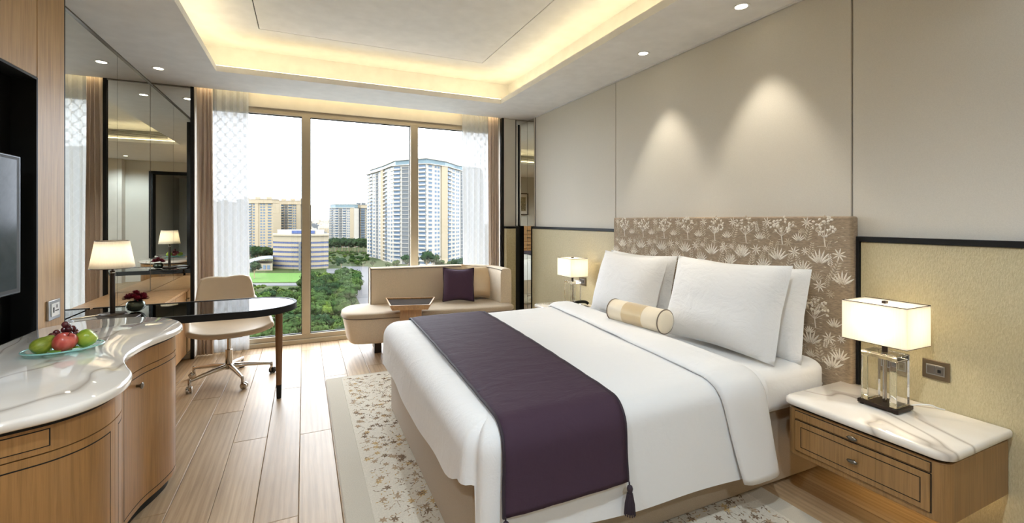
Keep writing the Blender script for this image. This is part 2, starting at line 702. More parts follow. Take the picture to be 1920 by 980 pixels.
def light_point(name, parent, loc, watts, color, radius):
    d = bpy.data.lights.new(name, 'POINT')
    d.energy = watts
    d.color = color
    d.shadow_soft_size = radius
    o = bpy.data.objects.new(name, d)
    COL.objects.link(o)
    o.location = loc
    if parent is not None:
        o.parent = parent
        o.matrix_parent_inverse = Matrix.Translation(-Vector(parent.location))
    return o


def smooth_path(pts, n=8, closed=False):
    out = []
    m = len(pts)
    rng = range(m) if closed else range(m - 1)
    for i in rng:
        def P(k):
            return pts[k % m] if closed else pts[max(0, min(m - 1, k))]
        p0, p1, p2, p3 = P(i - 1), P(i), P(i + 1), P(i + 2)
        for j in range(n):
            t = j / n
            out.append(tuple(0.5 * (2 * p1[d] + (p2[d] - p0[d]) * t + (2 * p0[d] - 5 * p1[d] + 4 * p2[d] - p3[d]) * t * t + (3 * p1[d] - p0[d] - 3 * p2[d] + p3[d]) * t ** 3) for d in range(len(p1))))
    if not closed:
        out.append(tuple(pts[-1]))
    return out


def offset_poly(poly, d, closed=True):
    """positive d = to the left of travel direction"""
    n = len(poly)
    out = []
    for i in range(n):
        if closed:
            a, b = poly[i - 1], poly[(i + 1) % n]
        else:
            a, b = poly[max(0, i - 1)], poly[min(n - 1, i + 1)]
        tx, ty = b[0] - a[0], b[1] - a[1]
        L = math.hypot(tx, ty) or 1
        out.append((poly[i][0] - ty / L * d, poly[i][1] + tx / L * d))
    return out


def rrect(x0, x1, y0, y1, r, n=5, corners=(1, 1, 1, 1)):
    """counter-clockwise rounded rectangle; corner order: x0y0, x1y0, x1y1, x0y1"""
    out = []
    for (cx, cy, a0, on, ex, ey) in ((x0 + r, y0 + r, 180, corners[0], x0, y0), (x1 - r, y0 + r, 270, corners[1], x1, y0),
                                     (x1 - r, y1 - r, 0, corners[2], x1, y1), (x0 + r, y1 - r, 90, corners[3], x0, y1)):
        if on:
            for k in range(n + 1):
                a = R(a0 + 90 * k / n)
                out.append((cx + r * math.cos(a), cy + r * math.sin(a)))
        else:
            out.append((ex, ey))
    return out


# ------------------------------------------------------------------ room constants
XL, XR = -1.31, 2.65           # side walls
YB, YM, YW = -1.8, 5.28, 5.45  # back wall, mirror returns, window frame
ZS, ZT = 2.63, 2.93            # soffit and tray ceiling
TX0, TX1, TY0, TY1 = -0.69, 1.985, 1.10, 4.625

# ------------------------------------------------------------------ floor
fl = struct(box('floor', M['black'], None, XL - 0.3, XR + 0.3, YB - 0.2, YW + 0.15, -0.12, -0.014))
PWID = 0.184
x = -0.575 - 5 * PWID
pk_mesh = {}
prnd = random.Random(3)
col_i = 0
while x < XR + 0.05:
    y = YB - prnd.uniform(0.0, 1.6)
    while y < YW - 0.05:
        y1 = y + prnd.choice([1.5, 1.75, 2.0])
        a, b_ = max(y, YB), min(y1, YW + 0.0)
        if b_ - a > 0.05:
            key = round(b_ - a, 2)
            if key not in pk_mesh:
                me = MB().box(0.0009, PWID - 0.0009, 0.0009, key - 0.0009, -0.014, 0.0).mesh('plank', M['plank'])
                bm = bmesh.new()
                bm.from_mesh(me)
                te = [e for e in bm.edges if all(v.co.z > -0.001 for v in e.verts)]
                bmesh.ops.bevel(bm, geom=te, offset=0.0022, segments=1, affect='EDGES')
                bm.to_mesh(me)
                bm.free()
                pk_mesh[key] = me
            o = bpy.data.objects.new('plank', pk_mesh[key])
            COL.objects.link(o)
            o.location = (x, a, 0)
            o.parent = fl
        y = y1
    x += PWID

# ------------------------------------------------------------------ walls
wr_ = struct(box('wall_right', M['wall'], None, XR, XR + 0.2, YB, YW + 0.3, -0.1, 3.1))
wl_ = struct(box('wall_left', M['wall'], None, XL - 0.2, XL - 0.012, YB, YW + 0.3, -0.1, 3.1))
wb_ = struct(MB().box(XL - 0.2, -0.25, YB - 0.2, YB, -0.1, 3.1).box(0.42, XR + 0.2, YB - 0.2, YB, -0.1, 3.1).box(-0.25, 0.42, YB - 0.2, YB, 2.35, 3.1).build('wall_back', M['panel']))
pw_ = MB().box(-0.35, -0.25, YB - 2.4, YB - 0.2, -0.1, 2.6).box(0.42, 0.52, YB - 2.4, YB - 0.2, -0.1, 2.6).box(-0.35, 0.52, YB - 2.5, YB - 2.4, -0.1, 2.6)
pw_.box(-0.35, 0.52, YB - 2.4, YB - 0.2, 2.45, 2.6).box(-0.35, 0.52, YB - 2.4, YB - 0.2, -0.1, 0.0)
struct(pw_.build('wall_passage', M['panel']), 'short beige passage behind the viewer, seen in the mirrors')

# right wall: upholstered upper panels with open joints
SEAMS = [5.02, 3.421, 1.426, -0.55, YB + 0.01]
for a, b in zip(SEAMS[1:], SEAMS[:-1]):
    box('panel', M['panel'], wr_, XR - 0.022, XR - 0.001, a + 0.004, b - 0.004, 1.25, ZS - 0.012, 0.003)
box('trim', M['ceiling'], wr_, XR - 0.03, XR - 0.001, YB, 5.02, ZS - 0.010, ZS + 0.0, 0)
# lower panels under a black rail
box('panel', M['wainscot'], wr_, XR - 0.045, XR - 0.001, 3.405, 5.07, 0.0, 1.235, 0.004)
box('panel', M['wainscot'], wr_, XR - 0.045, XR - 0.001, YB + 0.01, 1.374, 0.0, 1.235, 0.004)
t1 = MB().box(XR - 0.056, XR - 0.001, 3.376, 5.085, 1.236, 1.262).box(XR - 0.056, XR - 0.001, 5.071, 5.085, 0, 1.236)
struct(t1.build('trim_1', M['black'], None, bevel=0.002))
t2 = MB().box(XR - 0.056, XR - 0.001, YB + 0.01, 1.389, 1.236, 1.262).box(XR - 0.056, XR - 0.001, 1.375, 1.389, 0, 1.236)
struct(t2.build('trim_2', M['black'], None, bevel=0.002))

# window end: returns left and right of the opening
wf = struct(box('wall_far', M['wall'], None, XL - 0.2, -0.972, YM + 0.012, YW + 0.3, -0.1, 3.1))
wf2 = struct(box('wall_far_right', M['wall'], None, 2.30, XR, YM + 0.012, YW + 0.3, -0.1, 3.1))
struct(box('wall_window_head', M['wall'], None, -0.972, 2.30, YW - 0.02, YW + 0.12, 2.53, 3.1))
# corner mirrors
mir = M['mirror']


def mirror(name, label, x0, x1, y0, y1, z0, z1):
    return struct(box(name, mir, None, x0, x1, y0, y1, z0, z1), label)


mirror('wall_mirror_left_near', 'tall mirror panel behind the desk lamp', XL - 0.008, XL, 3.372, 4.449, 0.05, ZS - 0.012)
mirror('wall_mirror_left_far', 'tall mirror panel above the low oak cabinet', XL - 0.008, XL, 4.455, YM - 0.004, 0.05, ZS - 0.012)
mirror('wall_mirror_end', 'narrow mirror panel beside the left drape', XL + 0.002, -0.995, YM, YM + 0.008, 0.05, ZS - 0.012)
struct(box('trim_3', M['black'], None, -0.995, -0.968, YM - 0.02, YM + 0.012, 0.0, ZS - 0.001))
struct(box('trim_4', M['pewter'], None, XL - 0.008, XL + 0.012, 3.37, YM, ZS - 0.012, ZS - 0.001))
struct(box('trim_9', M['pewter'], None, XL + 0.012, -0.995, YM - 0.012, YM + 0.004, ZS - 0.012, ZS - 0.001))
mirror('wall_mirror_right_end', 'narrow corner mirror beside the pale end panel', 2.478, XR - 0.004, YM, YM + 0.008, 0.03, ZS - 0.006)
mirror('wall_mirror_right_side', 'narrow corner mirror next to the wall panels', XR - 0.008, XR, 5.09, YM - 0.004, 0.03, ZS - 0.006)
box('panel', M['panel'], wf2, 2.30, 2.462, YM - 0.02, YM + 0.012, 1.262, ZS - 0.004, 0.002)
box('panel', M['wainscot'], wf2, 2.30, 2.43, YM - 0.10, YM + 0.012, 0.0, 1.235, 0.003)
struct(MB().box(2.295, 2.482, YM - 0.105, YM + 0.012, 1.236, 1.258).box(2.431, 2.482, YM - 0.105, YM + 0.012, 0, 1.236).build('trim_5', M['black'], None, bevel=0.002))
struct(box('trim_6', M['black'], None, 2.270, 2.298, YM - 0.03, YM + 0.03, 0.0, ZS - 0.001))
struct(box('trim_7', M['black'], None, 2.463, 2.476, YM - 0.012, YM + 0.012, 1.262, ZS - 0.004))
struct(box('trim_8', M['black'], None, XR - 0.02, XR, 5.024, 5.034, 1.262, ZS - 0.004))

# left: oak clad wall with the black television niche
PX = -1.22
PE = 3.365
op = bpy.data.objects.new('wall_oak', None)
COL.objects.link(op)
struct(op, 'oak veneered wall around the black television niche')
NZ0, NZ1 = 0.62, 2.05
box('panel', M['oak_panel'], op, XL - 0.01, PX, 3.072, PE - 0.012, 0.0, ZS - 0.002, 0.002)
box('panel', M['oak_panel'], op, XL - 0.01, PX, 1.30, 3.066, NZ1 + 0.014, ZS - 0.002, 0.002)
box('panel', M['oak_panel'], op, XL - 0.01, PX, YB + 0.01, 1.294, 0.0, ZS - 0.002, 0.002)
box('panel', M['oak_panel'], op, XL - 0.01, PX, 1.30, 3.066, 0.0, NZ0, 0.002)
box('end_veneer', M['oak_panel'], op, XL - 0.01, PX - 0.040, PE - 0.012, PE, 0.0, ZS - 0.002)
box('edge_strip', M['black'], op, PX - 0.040, PX - 0.001, PE - 0.012, PE + 0.002, 0.0, ZS - 0.002)
box('niche_back', M['niche'], op, XL - 0.012, XL - 0.004, 1.30, 3.07, NZ0, NZ1 + 0.012)
box('niche_edge', M['black'], op, XL - 0.004, PX + 0.002, 3.058, 3.071, NZ0, NZ1 + 0.012)
box('niche_edge', M['black'], op, XL - 0.004, PX + 0.002, 1.30, 3.058, NZ1, NZ1 + 0.012)

# back wall (seen only in the mirrors): dark framed door, pale pier and a framed print
d1 = bpy.data.objects.new('door_1', None)
COL.objects.link(d1)
struct(d1, 'dark framed door at the end of the passage behind the viewer')
box('door_leaf', M['door'], d1, -0.14, 0.10, YB - 2.4, YB - 2.37, 0.005, 2.1, 0.003)
box('door_frame', M['black'], d1, 0.10, 0.15, YB - 2.4, YB - 2.35, 0.0, 2.16)
box('door_frame', M['black'], d1, -0.19, -0.14, YB - 2.4, YB - 2.35, 0.0, 2.16)
box('door_frame', M['black'], d1, -0.14, 0.10, YB - 2.4, YB - 2.35, 2.1, 2.16)
struct(MB().box(0.40, 0.47, YB - 0.21, YB + 0.02, 0, 2.35).box(-0.30, -0.23, YB - 0.21, YB + 0.02, 0, 2.35).box(-0.30, 0.47, YB - 0.21, YB + 0.02, 2.35, 2.41).build('trim_10', M['black']))
struct(box('wall_pier', M['wall'], None, 0.88, 1.22, YB, YB + 0.22, 0, ZS))
pf = thing('framed_print', 'framed dark print reflected in the corner mirror', 'picture', (-0.72, YB + 0.02, 1.5))
box('frame', M['bronze'], pf, -0.92, -0.54, YB + 0.001, YB + 0.03, 1.48, 2.14, 0.004)
box('mount', M['wall'], pf, -0.89, -0.57, YB + 0.03, YB + 0.033, 1.51, 2.11)
box('print', M['art'], pf, -0.83, -0.63, YB + 0.033, YB + 0.036, 1.60, 2.02)
chest = thing('chest_of_drawers', 'oak chest of drawers reflected in the corner mirror', 'chest', (-0.72, YB + 0.22, 0))
box('body', M['oak'], chest, -1.15, -0.30, YB + 0.01, YB + 0.42, 0.04, 1.15, 0.004)
for k in range(5):
    dr = box('drawer', M['oak'], chest, -1.13, -0.32, YB + 0.42, YB + 0.44, 0.08 + k * 0.21, 0.27 + k * 0.21, 0.003)
    box('handle', M['bronze'], dr, -0.78, -0.66, YB + 0.44, YB + 0.455, 0.17 + k * 0.21, 0.185 + k * 0.21)

# ------------------------------------------------------------------ ceiling
LIP = 0.052
ce = struct(box('ceiling', M['ceiling'], None, XL - 0.2, XR + 0.2, YB - 0.2, YW + 0.3, 3.02, 3.12))


def soffit(x0, x1, y0, y1):
    return box('soffit', M['ceiling'], ce, x0, x1, y0, y1, ZS, ZS + LIP)


RX0, RX1, RY0, RY1 = TX0 - 0.22, TX1 + 0.205, TY0 - 0.20, TY1 + 0.25   # tray walls behind the lip
soffit(XL - 0.05, TX0, YB, YM - 0.01)
soffit(TX1, XR + 0.02, YB, YM - 0.01)
soffit(TX0, TX1, TY1, YM - 0.01)
soffit(TX0, TX1, YB, TY0)
# upstand between ledge and tray
for nm, q in (('tray_wall', (RX0 - 0.03, RX0, RY0, RY1)), ('tray_wall', (RX1, RX1 + 0.03, RY0, RY1)),
              ('tray_wall', (RX0 - 0.03, RX1 + 0.03, RY1, RY1 + 0.03)), ('tray_wall', (RX0 - 0.03, RX1 + 0.03, RY0 - 0.03, RY0))):
    box(nm, M['ceiling'], ce, *q, ZS + LIP - 0.001, 3.02)
# tray ceiling: a border and a centre board with a fine shadow gap between them
GX0, GX1, GY0, GY1 = -0.335, 1.635, TY0 + 0.33, 4.29
gp = 0.008
box('tray_border', M['ceiling'], ce, RX0, GX0 - gp, RY0, RY1, ZT, ZT + 0.02)
box('tray_border', M['ceiling'], ce, GX1 + gp, RX1, RY0, RY1, ZT, ZT + 0.02)
box('tray_border', M['ceiling'], ce, GX0 - gp, GX1 + gp, GY1 + gp, RY1, ZT, ZT + 0.02)
box('tray_border', M['ceiling'], ce, GX0 - gp, GX1 + gp, RY0, GY0 - gp, ZT, ZT + 0.02)
box('tray_board', M['ceiling'], ce, GX0, GX1, GY0, GY1, ZT, ZT + 0.02)
box('gap_backing', M['black'], ce, GX0 - 0.05, GX1 + 0.05, GY0 - 0.05, GY1 + 0.05, ZT + 0.021, ZT + 0.03)
# curtain pocket
box('pocket_top', M['ceiling'], ce, XL, XR, YM - 0.01, YW + 0.1, 2.80, 2.83)
box('pocket_back', M['ceiling'], ce, XL, XR, YM - 0.03, YM - 0.01, ZS + LIP, 2.83)
# air vent in the near tray wall (seen in the mirrors)
vent = thing('air_vent', 'long slatted air vent in the ceiling tray seen in the mirror', 'vent', (0.6, RY0, 2.78))
box('vent_frame', M['ceiling'], vent, -0.5, 1.8, RY0, RY0 + 0.012, 2.735, 2.875, 0.002)
for k in range(6):
    box('slat', M['pewter'], vent, -0.47, 1.77, RY0 + 0.012, RY0 + 0.022, 2.750 + k * 0.019, 2.760 + k * 0.019)

# warm strips lying on the ledge
for nm, lab, q in (
        ('led_strip', 'warm light strip hidden on the window side ledge of the ceiling tray', (TX0 - 0.05, TX1 + 0.05, TY1 + 0.035, TY1 + 0.06)),
        ('led_strip', 'warm light strip hidden on the bed side ledge of the ceiling tray', (TX1 + 0.035, TX1 + 0.06, TY0 - 0.03, TY1 + 0.03)),
        ('led_strip', 'warm light strip hidden on the mirror side ledge of the ceiling tray', (TX0 - 0.06, TX0 - 0.035, TY0 - 0.03, TY1 + 0.03)),
        ('led_strip', 'warm light strip hidden on the near ledge of the ceiling tray', (TX0 - 0.05, TX1 + 0.05, TY0 - 0.06, TY0 - 0.035))):
    tag(box(nm, M['cove'], None, *q, ZS + LIP + 0.001, ZS + LIP + 0.012), lab, 'light strip', 'cove light strips')
tag(box('led_strip', M['pocket'], None, -0.95, 2.26, YM - 0.008, YM + 0.012, 2.70, 2.712), 'warm light strip hidden in the curtain pocket', 'light strip')


# recessed downlights, and fill lamps added in the same fitting
def downlight(x, y, label, watts=SPOT_W, size=66, color=WARM):
    t = thing('downlight', label, 'downlight', (x, y, ZS), group='recessed ceiling downlights')
    ring = MB().lathe([(0.034, ZS + 0.004), (0.036, ZS - 0.003), (0.047, ZS - 0.004), (0.049, ZS - 0.001), (0.049, ZS + 0.003)], (x, y, 0), 28)
    ring.build('trim_ring', M['white_plastic'], t, smooth=40)
    MB().lathe([(0.0, ZS - 0.0012), (0.034, ZS - 0.0012), (0.034, ZS + 0.002)], (x, y, 0), 24).build('lens', M['lens'], t, smooth=40)
    d = bpy.data.lights.new('spot', 'SPOT')
    d.energy = watts
    d.color = color
    d.spot_size = R(size)
    d.spot_blend = 0.6
    d.shadow_soft_size = 0.03
    o = bpy.data.objects.new('spot', d)
    COL.objects.link(o)
    o.location = (x, y, ZS - 0.015)
    o.parent = t
    o.matrix_parent_inverse = Matrix.Translation(-Vector(t.location))


downlight(2.379, 2.757, 'recessed downlight above the middle of the bed wall, farther of the two')
downlight(2.391, 1.903, 'recessed downlight above the bed wall, nearer of the two')
downlight(-1.122, 4.745, 'recessed downlight in the ceiling beside the mirror wall', 34)
for (x, y, lab) in ((-1.0, 0.55, 'added fill downlight behind the viewer on the television side'), (0.65, 0.45, 'added fill downlight behind the viewer in the middle of the room'),
                    (2.2, 0.35, 'added fill downlight behind the viewer on the bed side'), (0.65, -1.0, 'added fill downlight by the passage behind the viewer')):
    downlight(x, y, lab, 8 if x > 2 else 98, 150, NEUTRAL)  # unseen fill lamps behind the viewer, added to brighten the room

# ------------------------------------------------------------------ window
w1 = bpy.data.objects.new('window_1', None)
COL.objects.link(w1)
struct(w1, 'floor to ceiling window with cream frames')
WX0, WX1 = -0.972, 2.30
box('sill', M['frame'], w1, WX0, WX1, YW - 0.03, YW + 0.11, 0.0, 0.045, 0.004)
box('bottom_rail', M['frame'], w1, WX0, WX1, YW, YW + 0.08, 0.045, 0.095, 0.004)
box('top_rail', M['frame'], w1, WX0, WX1, YW, YW + 0.08, 2.47, 2.54, 0.004)
MUL = [(-0.021, 0.064), (1.163, 1.253)]
for a, b in MUL:
    box('mullion', M['frame'], w1, a, b, YW - 0.01, YW + 0.09, 0.095, 2.47, 0.004)
for a, b in ((WX0, WX0 + 0.06), (WX1 - 0.06, WX1)):
    box('jamb', M['frame'], w1, a, b, YW, YW + 0.08, 0.095, 2.47, 0.004)
for a, b in ((WX0 + 0.06, MUL[0][0]), (MUL[0][1], MUL[1][0]), (MUL[1][1], WX1 - 0.06)):
    box('pane', M['glass'], w1, a, b, YW + 0.038, YW + 0.044, 0.095, 2.47)
    gk = MB().box(a, a + 0.006, YW + 0.03, YW + 0.052, 0.095, 2.47).box(b - 0.006, b, YW + 0.03, YW + 0.052, 0.095, 2.47)
    gk.box(a, b, YW + 0.03, YW + 0.052, 2.462, 2.47).box(a, b, YW + 0.03, YW + 0.052, 0.095, 0.103)
    gk.build('gasket', M['black'], w1)


def curtain(name, label, mat, x0, x1, y, z0, z1, folds, amp, seed, thick):
    r = random.Random(seed)
    n = folds * 12
    ph = [r.uniform(-0.5, 0.5) for _ in range(folds + 2)]
    rows = []
    for k in range(15):
        tz = k / 14
        z = z0 + (z1 - z0) * tz
        row = []
        for i in range(n + 1):
            u = i / n
            q = u * folds
            a = amp * (0.85 + 0.3 * ph[int(q)]) * (1.0 - 0.25 * tz)
            yy = y + a * math.sin(2 * PI * q + 0.35 * math.sin(3 * tz + ph[int(q)]))
            xx = x0 + (x1 - x0) * u + 0.25 * amp * math.sin(4 * PI * q) + 0.006 * math.sin(5 * tz + 7 * u)
            row.append((xx, yy, z))
        rows.append(row)
    o = MB().grid(rows).build(name, mat, None, smooth=80, solid=thick)
    return tag(o, label, 'curtain')


curtain('drape', 'mocha drape hanging beside the mirrored corner on the left', M['drape'], -0.955, -0.822, 5.345, 0.012, 2.79, 4, 0.022, 1, 0.003)
curtain('drape', 'mocha drape hanging at the right end of the window', M['drape'], 2.125, 2.262, 5.345, 0.012, 2.79, 4, 0.022, 2, 0.003)
curtain('sheer_curtain', 'white lattice sheer curtain behind the office chair', M['sheer'], -0.835, -0.515, 5.375, 0.012, 2.79, 5, 0.018, 3, 0)
curtain('sheer_curtain', 'white lattice sheer curtain at the window behind the sofa arm', M['sheer'], 1.79, 2.14, 5.375, 0.012, 2.79, 5, 0.018, 4, 0)

# ------------------------------------------------------------------ headboard
HX = 2.565
HY0, HY1, HZ1 = 1.393, 3.372, 1.366
hb = thing('headboard', 'tall headboard covered in taupe fabric embroidered with silver trees', 'headboard', (HX, 2.38, 0))
box('panel', M['head'], hb, HX, XR - 0.024, HY0, HY1, 0.0, HZ1, 0.012, 3)
hr = random.Random(11)
st = MB()


def leaf2(cx, cz, ang, L, W, mi=0, lift=0.0):
    st.cur = mi
    ca, sa = math.cos(ang), math.sin(ang)
    pts = [(0, 0), (0.35 * L, 0.5 * W), (0.75 * L, 0.36 * W), (L, 0), (0.75 * L, -0.36 * W), (0.35 * L, -0.5 * W)]
    v = []
    for k, (p, q) in enumerate(pts):
        v.append((HX - 0.0006 - lift, cx + p * ca - q * sa, cz + p * sa + q * ca))
    v.append((HX - 0.0030 - lift, cx + 0.5 * L * ca, cz + 0.5 * L * sa))
    st.add(v, [(k, (k + 1) % 6, 6) for k in range(6)])


def stroke(p, q, w, mi=0):
    st.cur = mi
    dx, dz = q[0] - p[0], q[1] - p[1]
    L = math.hypot(dx, dz) or 1
    nx, nz = -dz / L * w / 2, dx / L * w / 2
    x = HX - 0.0014
    st.add([(x, p[0] + nx, p[1] + nz), (x, q[0] + nx, q[1] + nz), (x, q[0] - nx, q[1] - nz), (x, p[0] - nx, p[1] - nz)], [(0, 1, 2, 3)])


def motif_tree(y, z, s):
    stroke((y, z), (y + 0.006 * s, z + 0.05 * s), 0.006 * s)
    for a in (-0.9, -0.45, 0.0, 0.45, 0.9):
        ex, ez = y + math.sin(a) * 0.06 * s, z + 0.05 * s + math.cos(a) * 0.05 * s
        stroke((y + 0.006 * s, z + 0.045 * s), (ex, ez), 0.003 * s)
    for k in range(40):
        a = hr.uniform(0, 2 * PI)
        rr = hr.uniform(0.1, 1.0) ** 0.55
        cx, cz = y + math.cos(a) * rr * 0.064 * s, z + 0.104 * s + math.sin(a) * rr * 0.042 * s
        leaf2(cx, cz, hr.uniform(0, 2 * PI), 0.019 * s, 0.012 * s, 0 if hr.random() < 0.75 else 1)
    stroke((y - 0.03 * s, z), (y + 0.04 * s, z), 0.003 * s, 1)


def motif_fan(y, z, s, n=7, spread=1.5, mi=0):
    for k in range(n):
        a = PI / 2 + spread * (k / (n - 1) - 0.5) * 2 * 0.62
        leaf2(y + 0.008 * s * math.cos(a), z + 0.008 * s * math.sin(a), a, 0.058 * s * (1 - 0.25 * abs(k / (n - 1) - 0.5)), 0.0085 * s, mi)


def motif_star(y, z, s, mi=0):
    for k in range(8):
        leaf2(y, z, 2 * PI * k / 8 + 0.2, 0.034 * s, 0.007 * s, mi)


def motif_fern(y, z, s, mi=1):
    a0 = PI / 2 + hr.uniform(-0.4, 0.4)
    for k in range(7):
        px, pz = y + math.cos(a0) * 0.012 * k * s, z + math.sin(a0) * 0.012 * k * s
        for sd in (-1, 1):
            leaf2(px, pz, a0 + sd * 0.9, 0.026 * s * (1 - k * 0.07), 0.007 * s, mi)


tw, thh = 0.241, 0.45
for j in range(4):
    for i in range(-1, 10):
        for dxo, dzo in ((0.0, 0.0),):
            y = HY0 + 0.13 + i * tw + (0.05 if j % 2 else 0)
            z = HZ1 - 0.165 - j * thh
            for fn, ox, oz, s in ((motif_tree, 0, 0, 1.0), (motif_fern, 0.10, 0.03, 1.0), (motif_star, 0.10, 0.13, 0.8), (motif_fan, 0.03, -0.10, 1.1),
                                  (motif_star, -0.07, -0.04, 0.9), (motif_fan, 0.12, -0.15, 0.9), (motif_fern, -0.03, -0.18, 1.1), (motif_fern, 0.08, -0.06, 0.8),
                                  (motif_fan, -0.085, -0.20, 1.0), (motif_star, 0.03, -0.215, 0.9), (motif_fern, 0.10, -0.235, 0.9), (motif_star, 0.11, -0.03, 0.6),
                                  (motif_fern, -0.10, -0.11, 0.8), (motif_fan, -0.095, 0.02, 0.7)):
                yy, zz = y + ox, z + oz
                if HY0 + 0.04 < yy < HY1 - 0.04 and 0.3 < zz < HZ1 - 0.03:
                    if fn is motif_tree and not (HY0 + 0.08 < yy < HY1 - 0.08):
                        continue
                    fn(yy, zz, s * (1.1 if fn is motif_tree else 1.25))
            for k in range(11):
                yy, zz = y + hr.uniform(-0.12, 0.12), z + hr.uniform(-0.29, 0.13)
                if HY0 + 0.05 < yy < HY1 - 0.05 and 0.3 < zz < HZ1 - 0.09:
                    hr.choice([motif_fern, motif_fern, motif_star, motif_fan])(yy, zz, hr.uniform(0.55, 0.9), mi=hr.choice([0, 1, 1]))
            for k in range(40):
                yy, zz = y + hr.uniform(-0.12, 0.12), z + hr.uniform(-0.29, 0.15)
                if HY0 + 0.03 < yy < HY1 - 0.03 and 0.3 < zz < HZ1 - 0.02:
                    leaf2(yy, zz, hr.uniform(-0.4, 0.4) + hr.choice([0, PI]), hr.uniform(0.012, 0.026), 0.005, 1)
o = st.build('embroidery', [M['stitch'], M['stitch_dim']], hb)
o['kind'] = 'stuff'

# ------------------------------------------------------------------ rug
rug = thing('area_rug', 'cream wool area rug with small brown flowers under the bed', 'rug', (1.12, 2.5, 0))
GX_0, GX_1, GY_0, GY_1 = 0.167, 2.085, 0.85, 4.108
MB().layers([rrect(GX_0, GX_1, GY_0, GY_1, 0.01, 2), rrect(GX_0, GX_1, GY_0, GY_1, 0.01, 2), rrect(GX_0 + 0.006, GX_1 - 0.006, GY_0 + 0.006, GY_1 - 0.006, 0.01, 2)], [0.001, 0.008, 0.012]).build('border', M['rug_border'], rug)
BW = 0.115
MB().layers([rrect(GX_0 + BW, GX_1 - BW, GY_0 + BW, GY_1 - 0.03, 0.01, 2), rrect(GX_0 + BW + 0.004, GX_1 - BW - 0.004, GY_0 + BW, GY_1 - 0.034, 0.01, 2)], [0.010, 0.0145]).build('field', M['rug'], rug)
rr_ = random.Random(5)
mots = {'rug_brown': MB(), 'rug_gold': MB(), 'rug_tan': MB()}


def petal(mb, cx, cy, ang, L, W):
    ca, sa = math.cos(ang), math.sin(ang)
    pts = [(0, 0), (0.4 * L, W / 2), (L, 0), (0.4 * L, -W / 2)]
    mb.add([(cx + p * ca - q * sa, cy + p * sa + q * ca, 0.0148) for p, q in pts] + [(cx + 0.45 * L * ca, cy + 0.45 * L * sa, 0.0164)], [(0, 1, 4), (1, 2, 4), (2, 3, 4), (3, 0, 4)])


for k in range(4200):
    x, y = rr_.uniform(GX_0 + BW + 0.03, GX_1 - BW - 0.03), rr_.uniform(GY_0 + BW + 0.03, GY_1 - 0.08)
    if 0.75 < x < 2.0 and 1.62 < y < 3.2:
        continue
    w = 'rug_brown' if rr_.random() < (0.12 + 0.5 * max(0, min(1, (x - 0.25) / 0.5))) else rr_.choice(['rug_gold', 'rug_tan', 'rug_tan'])
    mb = mots[w]
    q = rr_.random()
    if q < 0.18:
        for j in range(6):
            petal(mb, x, y, j * PI / 3 + rr_.random() * 0.3, 0.024, 0.010)
    elif q < 0.75:
        a = rr_.uniform(0, 6.28)
        petal(mb, x, y, a, 0.022, 0.007)
        petal(mb, x + 0.012, y + 0.01, a + 1.0, 0.018, 0.006)
    else:
        a = rr_.uniform(0, 6.28)
        px, py = x, y
        for j in range(3):
            a += rr_.uniform(-0.5, 0.5)
            petal(mb, px, py, a, 0.022, 0.004)
            px += math.cos(a) * 0.019
            py += math.sin(a) * 0.019
            if not (GX_0 + BW + 0.02 < px < GX_1 - BW - 0.02 and GY_0 + BW < py < GY_1 - 0.06):
                break
for k, mb in mots.items():
    o = mb.build('flower_motifs', M[k], rug)
    o['kind'] = 'stuff'

# ------------------------------------------------------------------ bed
bed = thing('bed', 'low taupe upholstered double bed with a white sheeted mattress', 'bed', (1.5, 2.42, 0))
MB().layers([rrect(0.56, HX - 0.004, 1.535, 3.30, 0.04), rrect(0.56, HX - 0.004, 1.535, 3.30, 0.04)], [0.016, 0.40]).build('base', M['base'], bed, smooth=40, bevel=0.008)


def rounded_layers(x0, x1, y0, y1, z0, z1, r, cr, n=6, below=True):
    polys, zs = [], []
    for k in range(n + 1):
        a = PI / 2 * k / n
        if below:
            i = r * (1 - math.sin(a))
            polys.append(rrect(x0 + i, x1 - i, y0 + i, y1 - i, cr))
            zs.append(z0 + r * (1 - math.cos(a)))
    for k in range(n + 1):
        a = PI / 2 * k / n
        i = r * (1 - math.cos(a))
        polys.append(rrect(x0 + i, x1 - i, y0 + i, y1 - i, cr))
        zs.append(z1 - r + r * math.sin(a))
    return polys, zs


p, z = rounded_layers(0.60, HX - 0.012, 1.490, 3.29, 0.385, 0.600, 0.05, 0.10)
MB().layers(p, z).build('mattress', M['cotton'], bed, smooth=60)

DN, DF, DFT, DTOP, DR = 1.425, 3.325, 0.500, 0.632, 0.095


def wob(a, b, s):
    return (math.sin(a * 7.1 + s) + math.sin(b * 9.3 + 1.7 * s) + math.sin((a + b) * 4.7 + 2.9 * s)) / 3


# duvet: a skirted surface round three sides, open at the head
per = []


